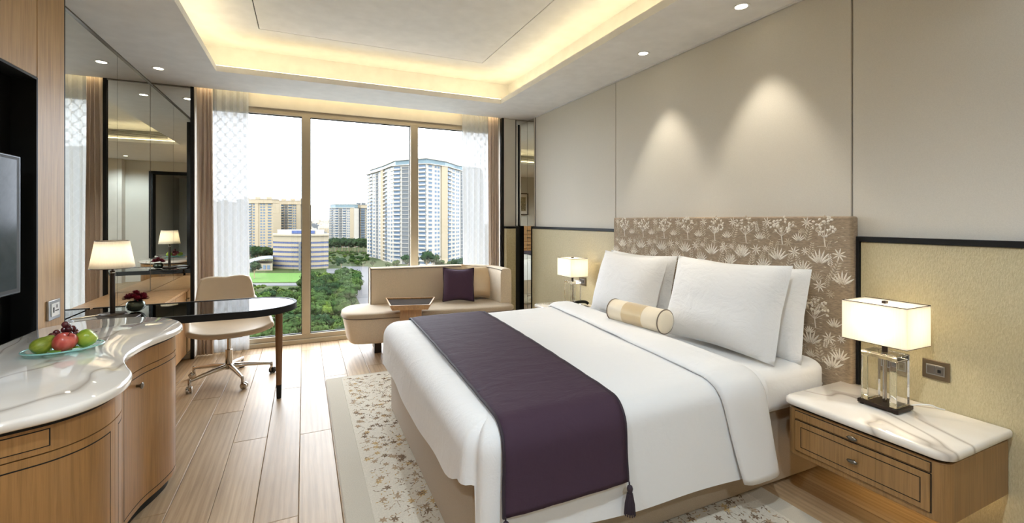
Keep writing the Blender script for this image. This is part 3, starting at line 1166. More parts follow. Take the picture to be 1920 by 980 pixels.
def perim():
    out = []
    x = 1.97
    N = 26
    rc = 0.11
    for k in range(N):
        out.append((1.97 + (DFT + rc - 1.97) * k / (N - 1), DF, 0, 1, 0.27))
    for k in range(1, 8):
        a = PI / 2 * k / 8
        out.append((DFT + rc - rc * math.sin(a), DF - rc + rc * math.cos(a), -math.sin(a), math.cos(a), 0.27 + 0.09 * k / 8))
    for k in range(34):
        t = k / 33
        y = DF - rc + (DN + rc - (DF - rc)) * t
        hem = 0.36 + 0.012 * math.sin(9 * t) + (0.07 * ((t - 0.88) / 0.12) ** 2 if t > 0.88 else 0)
        out.append((DFT, y, -1, 0, hem))
    for k in range(1, 12):
        a = PI / 2 * k / 12
        t = k / 12
        hem = 0.43 if t < 0.42 else 0.225
        pinch = -0.028 * math.exp(-((t - 0.40) / 0.13) ** 2)
        out.append((DFT + rc - (rc + pinch) * math.cos(a), DN + rc - (rc + pinch) * math.sin(a), -math.cos(a), -math.sin(a), hem))
    for k in range(36):
        t = k / 35
        x = DFT + rc + (1.97 - DFT - rc) * t
        out.append((x, DN, 0, -1, 0.226 - 0.045 * t + 0.006 * math.sin(11 * t)))
    return out


rows = []
for i, (bx, by, nx, ny, hem) in enumerate(perim()):
    ix, iy = max(bx, 1.05), 2.37
    row = []
    ex, ey = bx - nx * DR, by - ny * DR
    for k in range(12):
        t = k / 12
        s_ = t
        px, py = ix + (ex - ix) * s_, iy + (ey - iy) * s_
        row.append((px, py, DTOP + 0.010 * (1 - t * t) + 0.004 * wob(px * 1.2, py * 1.1, 0.4)))
    for k in range(9):
        a = PI / 2 * k / 8
        px, py = ex + nx * DR * math.sin(a), ey + ny * DR * math.sin(a)
        row.append((px, py, DTOP - DR + DR * math.cos(a) + 0.003 * wob(px, py, 1.4) * math.cos(a)))
    zt = DTOP - DR
    for k in range(1, 13):
        t = k / 12
        side = 1.0 if ny < -0.5 else 0.5
        fl_ = 0.010 * t * side + 0.006 * wob(bx * 1.5, by * 1.5, 2.2) * t
        row.append((bx + nx * fl_, by + ny * fl_, zt + (hem - zt) * t))
    for k in range(2):   # turned-under hem
        d = 0.012 * (k + 1)
        q = row[20 + 12]
        row.append((q[0] - nx * d, q[1] - ny * d, q[2] + 0.004 * k))
    rows.append(row)
duv = thing('duvet', 'white duvet draped over the bed down to its sides', 'duvet', (1.2, 2.37, 0.63))
MB().grid(rows).build('cover', M['cotton'], duv, smooth=70)


def profile(off, hem_n, hem_f, n_top=34):
    """cross section of the made bed from the near hem to the far hem, pushed out by off"""
    pts = []
    for k in range(13):
        t = k / 12
        z = hem_n + (DTOP - DR - hem_n) * t
        pts.append((DN - off - 0.016 * (1 - t), z))
    for k in range(1, 9):
        a = PI / 2 * k / 8
        pts.append((DN + DR - (DR + off) * math.cos(a), DTOP - DR + (DR + off) * math.sin(a)))
    for k in range(1, n_top):
        t = k / n_top
        y = DN + DR + (DF - DN - 2 * DR) * t
        d = abs(y - 2.37) / (2.37 - DN - DR)
        pts.append((y, DTOP + off + 0.010 * max(0, 1 - d * d)))
    for k in range(0, 9):
        a = PI / 2 * k / 8
        pts.append((DF - DR + (DR + off) * math.sin(a), DTOP - DR + (DR + off) * math.cos(a)))
    for k in range(1, 9):
        t = k / 8
        pts.append((DF + off + 0.01 * t, DTOP - DR + (hem_f - DTOP + DR) * t))
    return pts


def interp(tab, v):
    for (a, fa), (b, fb) in zip(tab, tab[1:]):
        if v <= b:
            t = (v - a) / (b - a)
            t = max(0, min(1, t))
            return fa + (fb - fa) * t
    return tab[-1][1]


# turned-down head of the duvet: a thick double band
pr = profile(0.014, 0.175, 0.30)
Ls = [0]
for a, b in zip(pr, pr[1:]):
    Ls.append(Ls[-1] + math.hypot(b[0] - a[0], b[1] - a[1]))
X0t = [(0.0, 1.775), (0.40, 1.655), (0.50, 1.64), (1.1, 1.69), (1.75, 1.775), (2.3, 1.845), (3.2, 1.86)]
X1t = [(0.0, 2.00), (0.40, 1.925), (0.50, 1.92), (1.1, 1.95), (1.75, 2.01), (2.3, 2.06), (3.2, 2.08)]
rows = []
for (y, z), l in zip(pr, Ls):
    xa, xb = interp(X0t, l), interp(X1t, l)
    row = []
    nrm = Vector((0, 0, 1))
    for k in range(15):
        t = k / 14
        puff = 0.022 * (max(0, 1 - (2 * t - 1) ** 4)) - 0.004
        top = z > DTOP - 0.02
        ang = 0 if top else 1
        dz = puff * (1 if z > DTOP - DR * 0.5 else 0.35)
        dy = 0
        if y < DN + DR * 0.6:
            dy = -puff * min(1, (DN + DR * 0.6 - y) / (DR * 0.6))
        elif y > DF - DR * 0.6:
            dy = puff
        if z < DTOP - DR:
            dz = 0
        row.append((xa + (xb - xa) * t + 0.004 * wob(l * 2, t, 3.1), y + dy, z + dz + 0.002 * wob(l * 3, t * 3, 0.7)))
    rows.append(row)
MB().grid(rows).build('turned_down_cuff', M['cotton'], duv, smooth=70, solid=0.012)

# plum runner
run = thing('bed_runner', 'plum satin runner laid across the foot of the bed', 'runner', (0.95, 2.37, 0.64))
pr = profile(0.012, 0.345, 0.32)
Ls = [0]
for a, b in zip(pr, pr[1:]):
    Ls.append(Ls[-1] + math.hypot(b[0] - a[0], b[1] - a[1]))
tot = Ls[-1]
rows = []
for (y, z), l in zip(pr, Ls):
    t = l / tot
    xa, xb = 0.612 + 0.095 * t, 1.118 + 0.16 * t
    if l < 0.25:
        xa, xb = xa - 0.002, xb + 0.012 * (1 - l / 0.25)
    row = []
    for k in range(15):
        u = k / 14
        lump = 0.006 * max(0, 1 - (2 * u - 1) ** 6) + 0.0025 * wob(l * 6, u * 5, 0.9)
        if z > DTOP - DR * 0.4:
            row.append((xa + (xb - xa) * u, y, z + lump))
        else:
            row.append((xa + (xb - xa) * u, y + (-lump if y < 2.4 else lump), z))
    rows.append(row)
MB().grid(rows).build('cloth', M['plum'], run, smooth=70, solid=0.006)
for kk in (0, 14):
    MB().tube([r[kk] for r in rows], 0.006, 6).build('piping', M['plum_trim'], run, smooth=60)


def tassel(x, y, z, parent):
    mb = MB()
    mb.tube([(x, y, z + 0.014), (x, y - 0.002, z)], 0.003, 6)
    mb.lathe([(0.0, z + 0.004), (0.009, z), (0.012, z - 0.010), (0.009, z - 0.022), (0.008, z - 0.026), (0.012, z - 0.034), (0.017, z - 0.070), (0.019, z - 0.100), (0.0, z - 0.101)], (x, y - 0.004, 0), 14)
    for k in range(14):
        a = 2 * PI * k / 14
        mb.tube([(x + 0.009 * math.cos(a), y - 0.004 + 0.009 * math.sin(a), z - 0.028), (x + 0.017 * math.cos(a), y - 0.004 + 0.017 * math.sin(a), z - 0.07),
                 (x + 0.020 * math.cos(a), y - 0.004 + 0.020 * math.sin(a), z - 0.108)], 0.0026, 5)
    mb.build('tassel', M['plum_trim'], parent, smooth=60)


tassel(1.128, 1.386, 0.335, run)
tassel(0.612, 1.386, 0.340, run)


# pillows
def pillow_mesh(w, h, t, flange=0.0, seed=0, n=20, pull=0.10):
    """lies in local XZ (width x, height z), thickness y"""
    mb = MB()
    sides = []
    for sg in (1, -1):
        rows = []
        for i in range(n + 1):
            u = -1 + 2 * i / n
            row = []
            for j in range(n + 1):
                v = -1 + 2 * j / n
                uu = u * (1 - pull * (1 - abs(v)) ** 1.0 * 0.35 * abs(u) ** 3)
                vv = v * (1 - pull * (1 - abs(u) ** 1.6) * 0.8 * abs(v) ** 3)
                prof = ((1 - abs(u) ** 2.6) ** 0.62) * ((1 - abs(v) ** 2.4) ** 0.62)
                th = t / 2 * prof * (1 + 0.05 * wob(u * 0.8, v * 0.7, seed + sg))
                cr = 0.004 * math.sin(14 * u + 5 * v + seed) * (1 - prof) * (abs(u) < 0.98) * (abs(v) < 0.98)
                row.append((uu * w / 2, sg * (th + cr * 0.6), (vv + 1) * h / 2))
            rows.append(row)
        mb.grid(rows)
    return mb


def pillow(name, label, mat, w, h, t, loc, lean, rz, cat='pillow', seed=0, group=None, pull=0.10, roll=0.0, piping=None):
    mb = pillow_mesh(w, h, t, seed=seed, pull=pull)
    o = thing(name, label, cat, (0, 0, 0), 0, group) if piping else None
    m = Matrix.Translation(loc) @ Matrix.Rotation(rz, 4, 'Z') @ Matrix.Rotation(lean, 4, 'X') @ Matrix.Rotation(roll, 4, 'Y')
    if piping:
        ob = mb.build('cover', mat, o, smooth=70)
        n = 20
        ring = []
        for (u, v) in [(-1 + 2 * i / n, -1) for i in range(n)] + [(1, -1 + 2 * i / n) for i in range(n)] + [(1 - 2 * i / n, 1) for i in range(n)] + [(-1, 1 - 2 * i / n) for i in range(n + 1)]:
            uu = u * (1 - pull * (1 - abs(v)) * 0.35)
            vv = v * (1 - pull * (1 - abs(u) ** 1.6) * 0.8)
            ring.append((uu * w / 2, 0, (vv + 1) * h / 2))
        MB().tube(ring, 0.0045, 6, cap=False).build('piping', piping, o, smooth=60)
        o.matrix_world = m
        return o
    ob = mb.build(name, mat, None, smooth=70)
    ob.matrix_world = m
    return tag(ob, label, cat, group)


# facing -X: local +y -> world +X ; lean back toward headboard
FACE = R(-90)


def bedpillow(label, w, h, t, x, y, z, lean, seed, turn=0.0):
    return pillow('pillow', label, M['pillow'], w, h, t, (x, y, z), lean, FACE + turn, seed=seed, group='white bed pillows')


bedpillow('white pillow at the back against the headboard beside the near nightstand', 0.76, 0.50, 0.17, 2.335, 1.885, 0.595, R(-10), 2)
bedpillow('white pillow at the back against the headboard by the far nightstand', 0.76, 0.50, 0.17, 2.335, 2.83, 0.595, R(-10), 3)
bedpillow('large white pillow in front on the near half of the bed', 0.76, 0.52, 0.20, 2.135, 1.90, 0.612, R(-17), 4, R(2))
bedpillow('white pillow in front on the window half of the bed', 0.76, 0.50, 0.19, 2.150, 2.77, 0.612, R(-17), 5, R(-2))

# bolster
bol = thing('bolster_cushion', 'small cream satin bolster with a champagne middle band lying against the pillows', 'cushion', (1.965, 2.235, 0.655))
BR_, BL = 0.072, 0.215


def bol_seg(h0, h1, r, name, mat, par, cap=False):
    n = 6
    prof = [(r, h0 + (h1 - h0) * k / n) for k in range(n + 1)]
    if cap == 1:
        prof += [(r * 0.93, h1 + 0.007), (r * 0.6, h1 + 0.012), (0.0, h1 + 0.013)]
    if cap == -1:
        prof = [(0.0, h0 - 0.013), (r * 0.6, h0 - 0.012), (r * 0.93, h0 - 0.007)] + prof
    mb = MB().lathe(prof, (0, 0, 0), 30, 'Y')
    return mb.build(name, mat, par, smooth=60)


bloc = Vector(bol.location)
bparts = [bol_seg(-BL, -0.085, BR_, 'end_section', M['cream_satin'], None, -1), bol_seg(0.085, BL, BR_, 'end_section', M['cream_satin'], None, 1),
          bol_seg(-0.085, 0.085, BR_ * 1.012, 'middle_band', M['band_satin'], None)]
for s_ in (-1, 1):
    ring = [(BR_ * 1.0 * math.cos(2 * PI * k / 30), s_ * BL, BR_ * 1.0 * math.sin(2 * PI * k / 30)) for k in range(31)]
    bparts.append(MB().tube(ring, 0.004, 6, cap=False).build('piping', M['piping'], None, smooth=60))
bol.location = (1.945, 2.30, DTOP + 0.012 + 0.020 + BR_)
bol.rotation_euler = (0, 0, R(6))
for o in bparts:
    o.parent = bol


# ------------------------------------------------------------------ nightstands
def nightstand(label):
    """local: x 0..0.5 from front to wall, y 0..0.61, z absolute"""
    t = thing('nightstand', label, 'nightstand', (0, 0, 0), 0, 'floating nightstands')
    D, W = 0.48, 0.61
    z0, z1 = 0.235, 0.455
    MB().layers([rrect(0.0, D, 0.0, W, 0.045, 6, (1, 0, 0, 1))] * 2, [z0, z1]).build('body', M['oak_night'], t, smooth=40, bevel=0.003)
    MB().layers([rrect(0.012, D, 0.012, W - 0.012, 0.04, 6, (1, 0, 0, 1))] * 2, [z1, z1 + 0.014]).build('shadow_gap', M['black'], t, smooth=40)
    p1, z_ = [], []
    for i, z in ((0.004, 0.469), (0.0, 0.473), (0.0, 0.490), (0.003, 0.496), (0.009, 0.5)):
        p1.append(rrect(-0.015 + i, D, -0.012 + i, W + 0.012 - i, 0.05, 6, (1, 0, 0, 1)))
        z_.append(z)
    MB().layers(p1, z_).build('marble_top', M['marble'], t, smooth=50)
    for (a, b, inner) in ((0.412, 0.445, False), (0.262, 0.402, True)):
        MB().box(-0.002, 0.01, 0.048, W - 0.048, a - 0.003, b + 0.003).build('drawer_gap', M['black'], t)
        d = MB().box(-0.008, 0.01, 0.051, W - 0.051, a, b).build('drawer', M['oak_night'], t, bevel=0.002)
        zc = (a + b) / 2
        if inner:
            y0, y1, b0, b1 = 0.078, W - 0.078, a + 0.022, b - 0.022
            fr = MB().box(-0.0086, -0.004, y0, y1, b0, b0 + 0.003).box(-0.0086, -0.004, y0, y1, b1 - 0.003, b1)
            fr.box(-0.0086, -0.004, y0, y0 + 0.003, b0, b1).box(-0.0086, -0.004, y1 - 0.003, y1, b0, b1)
            fr.build('inlay_line', M['black'], d)
        kb = MB().ball((-0.024, W / 2, zc), 0.01, 0.75, 2.1, 0.9, 14, 8)
        kb.tube([(-0.006, W / 2, zc), (-0.022, W / 2, zc)], 0.0045, 8)
        kb.build('knob', M['pewter'], d, smooth=60)
    MB().box(D - 0.06, D - 0.04, 0.06, W - 0.06, z0 - 0.008, z0).build('led_strip', M['under'], t)
    return t


ns = nightstand('floating oak nightstand with marble top at the near side of the bed')
ns2 = copy_tree(ns)
ns2['label'] = 'floating oak nightstand with marble top beside the corner mirrors'
ns.location = (2.118, 0.832, 0)
ns2.location = (2.118, 3.46, 0)


# table lamps with rectangular shades on a crystal frame
def bed_lamp(label):
    t = thing('table_lamp', label, 'lamp', (0, 0, 0), 0, 'bedside lamps')
    MB().box(-0.062, 0.062, -0.080, 0.080, 0.006, 0.022).build('base', M['bronze'], t, bevel=0.002)
    for sx in (-0.05, 0.05):
        for sy in (-0.066, 0.066):
            MB().lathe([(0.008, 0.0), (0.008, 0.007)], (sx, sy, 0), 10).build('foot', M['bronze'], t)
    for sy in (-1, 1):
        y0, y1 = sorted((sy * 0.070, sy * 0.042))
        MB().box(-0.052, 0.052, y0, y1, 0.0225, 0.225).build('crystal_post', M['crystal'], t, bevel=0.002)
    MB().box(-0.052, 0.052, -0.070, 0.070, 0.2255, 0.248).build('crystal_top', M['crystal'], t, bevel=0.002)
    MB().lathe([(0.008, 0.022), (0.008, 0.2250)], (0, 0, 0), 12).build('rod', M['chrome'], t, smooth=50)
    MB().lathe([(0.011, 0.2485), (0.011, 0.335)], (0, 0, 0), 12).build('neck', M['bronze'], t, smooth=50)
    sh = MB()
    x0, x1, y0, y1, z0, z1 = -0.095, 0.095, -0.126, 0.126, 0.296, 0.472
    ring = [(x0, y0), (x1, y0), (x1, y1), (x0, y1)]
    sh.add([(x, y, z0) for x, y in ring] + [(x, y, z1) for x, y in ring], [(i, (i + 1) % 4, 4 + (i + 1) % 4, 4 + i) for i in range(4)])
    s_ = sh.build('shade', M['shade'], t, solid=0.002)
    for z in (z0, z1):
        MB().tube([(a[0], a[1], z) for a in ring + ring[:1]], 0.0016, 5, False).build('edge_wire', M['bronze'], s_)
    MB().box(x0 + 0.004, x1 - 0.004, y0 + 0.004, y1 - 0.004, z1 - 0.006, z1 - 0.004).build('diffuser', M['shade'], s_)
    MB().box(-0.012, 0.012, -0.008, 0.008, z1 - 0.004, z1 + 0.008).build('finial', M['bronze'], t, bevel=0.002)
    MB().ball((0, 0, 0.385), 0.022, 1, 1, 1.3).build('bulb', M['bulb'], t, smooth=60)
    light_point('bulb_light', t, (0, 0, 0.385), LAMP_W, (1.0, 0.86, 0.64), 0.05)
    return t


l1 = bed_lamp('ivory rectangular lamp on the nightstand at the near side of the bed')
l2 = copy_tree(l1)
l2['label'] = 'ivory rectangular lamp on the nightstand beside the corner mirrors'
l1.location = (2.397, 1.165, 0.5005)
l2.location = (2.397, 3.80, 0.5005)


# sockets
def socket_plate(label, y, z, w, h, xw, n=2):
    t = thing('wall_socket', label, 'socket', (xw, y, z))
    box('plate', M['socket'], t, xw - 0.008, xw, y - w / 2, y + w / 2, z - h / 2, z + h / 2, 0.002)
    fr = box('insert_frame', M['steel'], t, xw - 0.012, xw - 0.008, y - w * 0.34, y + w * 0.34, z - h * 0.27, z + h * 0.27, 0.001)
    for k in range(n):
        a = -0.31 + 0.62 * k / n + 0.01
        b = -0.31 + 0.62 * (k + 1) / n - 0.01
        s_ = box('module', M['socket_in'], t, xw - 0.014, xw - 0.012, y + a * w, y + b * w, z - h * 0.21, z + h * 0.21, 0.001)
        if k == 0:
            c = y + (a + b) / 2 * w
            MB().box(xw - 0.0148, xw - 0.0138, c - 0.006, c + 0.006, z - 0.008, z + 0.006).build('port', M['black'], s_)


WXF = XR - 0.045
socket_plate('bronze double switch plate on the gold wall right of the lamp', 1.065, 0.668, 0.098, 0.086, WXF)
socket_plate('bronze socket plate on the gold wall behind the crystal lamp', 1.235, 0.650, 0.125, 0.092, WXF, 3)
socket_plate('dark socket plate on the wall behind the far bedside lamp', 3.93, 0.715, 0.125, 0.086, WXF, 3)

# telephone on the far nightstand
ph = thing('telephone', 'black telephone half hidden behind the pillow on the far nightstand', 'telephone', (2.38, 3.62, 0.5))
pz = 0.501
m_ = MB().prism([(2.30, 3.545), (2.47, 3.545), (2.47, 3.685), (2.30, 3.685)], pz, pz + 0.022, [(2.305, 3.55), (2.465, 3.55), (2.465, 3.68), (2.305, 3.68)])
m_.build('body', M['black'], ph, bevel=0.004)
MB().tube(smooth_path([(2.29, 3.67, pz + 0.035), (2.33, 3.67, pz + 0.055), (2.40, 3.67, pz + 0.062), (2.46, 3.67, pz + 0.055), (2.49, 3.67, pz + 0.038)], 4), 0.014, 8).build('handset', M['black'], ph, smooth=60)
for i in range(3):
    for j in range(3):
        MB().box(2.335 + i * 0.03, 2.352 + i * 0.03, 3.565 + j * 0.025, 3.580 + j * 0.025, pz + 0.022, pz + 0.026).build('key', M['socket_in'], ph)

# small cable loop by the near lamp
tag(MB().tube(smooth_path([(2.50, 1.12, 0.504), (2.52, 1.09, 0.516), (2.54, 1.06, 0.522), (2.56, 1.04, 0.512), (2.59, 1.03, 0.504)], 5), 0.003, 6).build('lamp_cable', M['white_plastic'], None, smooth=60),
    'short clear lamp cable on the near marble nightstand', 'cable')

# ------------------------------------------------------------------ sofa
sofa = thing('chaise_sofa', 'oatmeal linen chaise sofa with a curved back below the window', 'sofa', (1.2, 4.8, 0))
plan = smooth_path([(0.345, 4.72), (0.40, 4.60), (0.56, 4.54), (0.86, 4.50), (1.25, 4.44), (1.65, 4.38), (1.92, 4.35), (2.04, 4.40), (2.07, 4.6), (2.07, 4.95), (1.98, 5.10), (1.75, 5.14), (1.2, 5.14), (0.62, 5.14), (0.44, 5.10), (0.35, 4.94)], 6, True)
in1 = offset_poly(plan, 0.06)
in2 = offset_poly(plan, 0.085)
mid = offset_poly(plan, 0.012)
MB().layers([in2, offset_poly(plan, 0.068), offset_poly(plan, 0.05), mid, mid], [0.130, 0.140, 0.17, 0.375, 0.385]).build('base', M['sofa'], sofa, smooth=50)
MB().layers([offset_poly(plan, 0.02), offset_poly(plan, 0.003), plan, offset_poly(plan, 0.004), offset_poly(plan, 0.02), offset_poly(plan, 0.06)], [0.386, 0.390, 0.410, 0.428, 0.438, 0.444]).build('seat_cushion', M['seat_top'], sofa, smooth=60)
MB().tube([(x, y, 0.389) for x, y in offset_poly(plan, 0.001)] + [(plan[0][0], plan[0][1], 0.389)], 0.005, 6).build('piping', M['piping'], sofa, smooth=60)
bl = smooth_path([(0.645, 5.075), (0.9, 5.078), (1.3, 5.08), (1.62, 5.07), (1.84, 5.00), (1.965, 4.85), (2.0, 4.68), (2.005, 4.52)], 7)
rows = []
BT = 0.066
prof_b = [(-0.9, 0.40), (-1, 0.46), (-1, 0.62), (-1, 0.77), (-0.9, 0.812), (-0.62, 0.83), (0, 0.834), (0.62, 0.83), (0.9, 0.812), (1, 0.77), (1, 0.62), (1, 0.46), (0.9, 0.40)]
offs = {}
for f_, _ in prof_b:
    offs[f_] = offset_poly(bl, f_ * BT, False)
for i in range(len(bl)):
    row = []
    tt = i / (len(bl) - 1)
    for f_, z in prof_b:
        q = offs[f_][i]
        row.append((q[0], q[1], 0.40 + (z - 0.40) * (1 - 0.045 * tt)))
    rows.append(row)
bk = MB().grid(rows)
bk.add(rows[0], [tuple(range(len(prof_b)))])
bk.add(rows[-1], [tuple(range(len(prof_b) - 1, -1, -1))])
bk.build('backrest', M['sofa'], sofa, smooth=50, bevel=0.008)
tp = [(offs[-0.9][i][0], offs[-0.9][i][1], 0.40 + 0.416 * (1 - 0.045 * i / (len(bl) - 1))) for i in range(len(bl))]
MB().tube(tp, 0.005, 6).build('piping', M['piping'], sofa, smooth=60)
MB().tube([(rows[0][k][0] - 0.001, rows[0][k][1], rows[0][k][2]) for k in range(len(prof_b))], 0.005, 6).build('piping', M['piping'], sofa, smooth=60)
for (x, y) in ((0.68, 4.76), (1.90, 4.60), (0.70, 5.0), (1.85, 5.0)):
    MB().box(x - 0.035, x + 0.035, y - 0.03, y + 0.03, 0.001, 0.131).build('leg', M['bronze'], sofa)

pillow('throw_cushion', 'plum satin throw cushion with corded edges on the sofa', M['plum_cushion'], 0.345, 0.37, 0.13, (1.535, 4.745, 0.452), R(-13), R(-8), 'cushion', 8, 'sofa cushions', 0.16, 0.04, M['plum_trim'])
pillow('throw_cushion', 'champagne satin throw cushion behind the plum one on the sofa', M['gold'], 0.38, 0.385, 0.13, (1.790, 4.835, 0.452), R(-9), R(-14), 'cushion', 9, 'sofa cushions', 0.16, 0.03, M['gold'])

# tray table standing in front of the sofa
tt_ = thing('tray_table', 'small oak side table with a dark tray top in front of the sofa', 'table', (0.93, 4.37, 0))
tz = 0.560


def quad(a, b, c, d, i):
    """inset trapezoid"""
    cx, cy = (a[0] + b[0] + c[0] + d[0]) / 4, (a[1] + b[1] + c[1] + d[1]) / 4
    return [(p[0] + (cx - p[0]) * i, p[1] + (cy - p[1]) * i) for p in (a, b, c, d)]


TQ = ((0.715, 4.235), (1.062, 4.135), (1.215, 4.53), (0.745, 4.675))
outer_t, outer_b, inner_t = quad(*TQ, 0.0), quad(*TQ, 0.10), quad(*TQ, 0.055)
mb = MB()
v = [(x, y, tz) for x, y in outer_t] + [(x, y, tz) for x, y in inner_t] + [(x, y, tz - 0.018) for x, y in inner_t] + [(x, y, tz - 0.050) for x, y in outer_b]
f = [(i, (i + 1) % 4, 4 + (i + 1) % 4, 4 + i) for i in range(4)] + [(4 + i, 4 + (i + 1) % 4, 8 + (i + 1) % 4, 8 + i) for i in range(4)] + [(8, 9, 10, 11), (15, 14, 13, 12)] + [(i, 12 + i, 12 + (i + 1) % 4, (i + 1) % 4) for i in range(4)]
mb.add(v, f)
mb.build('tray', M['oak'], tt_)
MB().prism(quad(*TQ, 0.06), tz - 0.0178, tz - 0.014).build('tray_lining', M['tray_dark'], tt_)
sp_ = [(0.83, 4.35), (1.02, 4.295), (1.035, 4.345), (0.845, 4.40)]
sp_b = [(0.80, 4.33), (1.01, 4.27), (1.03, 4.345), (0.82, 4.405)]
MB().prism(sp_b, 0.02, tz - 0.049, sp_).build('stem', M['oak'], tt_, bevel=0.003)
MB().prism([(0.72, 4.22), (1.05, 4.125), (1.12, 4.33), (0.78, 4.425)], 0.001, 0.02).build('foot_plate', M['bronze'], tt_, bevel=0.003)

# ------------------------------------------------------------------ credenza with sinuous marble top
cred = thing('credenza', 'serpentine oak credenza with a cream marble top under the television', 'cabinet', (-0.95, 2.4, 0))
ctl = [(-1.217, 1.56), (-1.05, 1.585), (-0.86, 1.635), (-0.746, 1.688), (-0.651, 1.735), (-0.590, 1.800), (-0.558, 1.885), (-0.551, 1.985), (-0.566, 2.070), (-0.606, 2.165), (-0.645, 2.275),
       (-0.657, 2.400), (-0.640, 2.560), (-0.598, 2.690), (-0.574, 2.810), (-0.586, 2.915), (-0.640, 3.040), (-0.718, 3.130), (-0.826, 3.200), (-0.950, 3.226), (-1.078, 3.212), (-1.150, 3.165), (-1.205, 3.085), (-1.212, 3.05)]
front = smooth_path(ctl, 6)
top_poly = front + [(-1.217, 3.045)]
CZ = 0.80
MB().layers([offset_poly(top_poly, 0.006), offset_poly(top_poly, 0.0), top_poly, offset_poly(top_poly, 0.003), offset_poly(top_poly, 0.010)], [CZ - 0.032, CZ - 0.027, CZ - 0.010, CZ - 0.003, CZ]).build('marble_top', M['marble'], cred, smooth=60)
body_p = offset_poly(front, 0.030, False)
MB().prism(offset_poly(front, 0.026, False) + [(-1.217, 3.0)], CZ - 0.046, CZ - 0.032).build('shadow_gap', M['black'], cred, smooth=60)
MB().prism(offset_poly(front, 0.044, False) + [(-1.217, 3.0)], 0.05, CZ - 0.046).build('body', M['oak_cab'], cred, smooth=60)
MB().prism(offset_poly(front, 0.060, False) + [(-1.217, 3.0)], 0.001, 0.05).build('plinth', M['black'], cred, smooth=60)
arc = [0]
for a, b in zip(front, front[1:]):
    arc.append(arc[-1] + math.hypot(b[0] - a[0], b[1] - a[1]))


def at_arc(s):
    for i in range(len(front) - 1):
        if s <= arc[i + 1]:
            t = (s - arc[i]) / (arc[i + 1] - arc[i])
            return i + t
    return len(front) - 1.0


def curve_pts(i0, i1, d, n):
    off = offset_poly(front, d, False)
    out = []
    for k in range(n + 1):
        q = i0 + (i1 - i0) * k / n
        i = min(int(q), len(front) - 2)
        t = q - i
        out.append((off[i][0] + (off[i + 1][0] - off[i][0]) * t, off[i][1] + (off[i + 1][1] - off[i][1]) * t))
    return out


def skin(name, mat, parent, i0, i1, z0, z1, d_out, d_in, n=None):
    n = n or max(4, int((i1 - i0) * 1.2))
    po, pi_ = curve_pts(i0, i1, d_out, n), curve_pts(i0, i1, d_in, n)
    return MB().prism(po + pi_[::-1], z0, z1).build(name, mat, parent, smooth=35)


# control index k sits at k*6 along "front"
def ci(k):
    return k * 6.0


def door(i0, i1, z0, z1, knob=None, m=0.024):
    d = skin('door', M['oak_cab'], cred, i0 + 0.03, i1 - 0.03, z0, z1, 0.030, 0.0439)
    g = 0.004
    # groove lines cut round a centre field
    di = min(2.0, (i1 - i0) * 0.07 + 0.25)
    for (a, b, c0, c1) in ((i0 + di, i1 - di, z0 + m, z0 + m + g), (i0 + di, i1 - di, z1 - m - g, z1 - m)):
        skin('groove', M['black'], d, a, b, c0, c1, 0.0296, 0.0302)
    for a in (i0 + di, i1 - di - 0.12):
        skin('groove', M['black'], d, a, a + 0.12, z0 + m, z1 - m, 0.0296, 0.0302, 2)
    if knob:
        q, z = knob
        px, py = curve_pts(q, q + 0.2, 0.03, 1)[0]
        px2, py2 = curve_pts(q, q + 0.2, -0.0, 1)[0]
        nx, ny = px2 - px, py2 - py
        L = math.hypot(nx, ny)
        nx, ny = nx / L, ny / L
        kb = MB().tube([(px - nx * 0.004, py - ny * 0.004, z), (px + nx * 0.012, py + ny * 0.012, z), (px + nx * 0.022, py + ny * 0.022, z), (px + nx * 0.026, py + ny * 0.026, z)], [0.006, 0.007, 0.015, 0.008], 12)
        kb.build('knob', M['pewter'], d, smooth=60)
    return d


SPL = [ci(0.3), ci(6.67), ci(10.7), ci(14.95), ci(19.0)]
for (a, b) in zip(SPL, SPL[1:]):
    skin('frieze', M['oak_cab'], cred, a + 0.03, b - 0.03, 0.677, CZ - 0.047, 0.030, 0.0439)
door(SPL[0], SPL[1], 0.056, 0.673)
door(SPL[1], SPL[2], 0.056, 0.673)
door(SPL[2], SPL[3], 0.056, 0.673, (ci(11.75), 0.610))
door(SPL[3], SPL[4], 0.056, 0.673)
# slim drawer let into the near frieze
dr_ = skin('drawer', M['oak_cab'], cred, ci(1.2), ci(3.93), 0.696, 0.742, 0.0285, 0.0299)
for (c0, c1) in ((0.693, 0.696), (0.742, 0.745)):
    skin('groove', M['black'], dr_, ci(1.2), ci(3.93), c0, c1, 0.0292, 0.0299)
skin('groove', M['black'], dr_, ci(3.93), ci(3.97), 0.693, 0.745, 0.0290, 0.0299, 2)

# television
tv = thing('television', 'flat television with a dark screen in the black wall niche', 'television', (-1.2, 2.33, 1.3))
box('housing', M['tv_frame'], tv, -1.262, -1.212, 1.79, 2.905, 1.005, 1.645, 0.004)
box('screen', M['screen'], tv, -1.2125, -1.2105, 1.815, 2.868, 1.030, 1.625)
box('bezel', M['black'], tv, -1.2122, -1.2112, 1.80, 2.893, 1.014, 1.638)
box('wall_mount', M['black'], tv, XL - 0.004, -1.262, 2.2, 2.5, 1.2, 1.45)

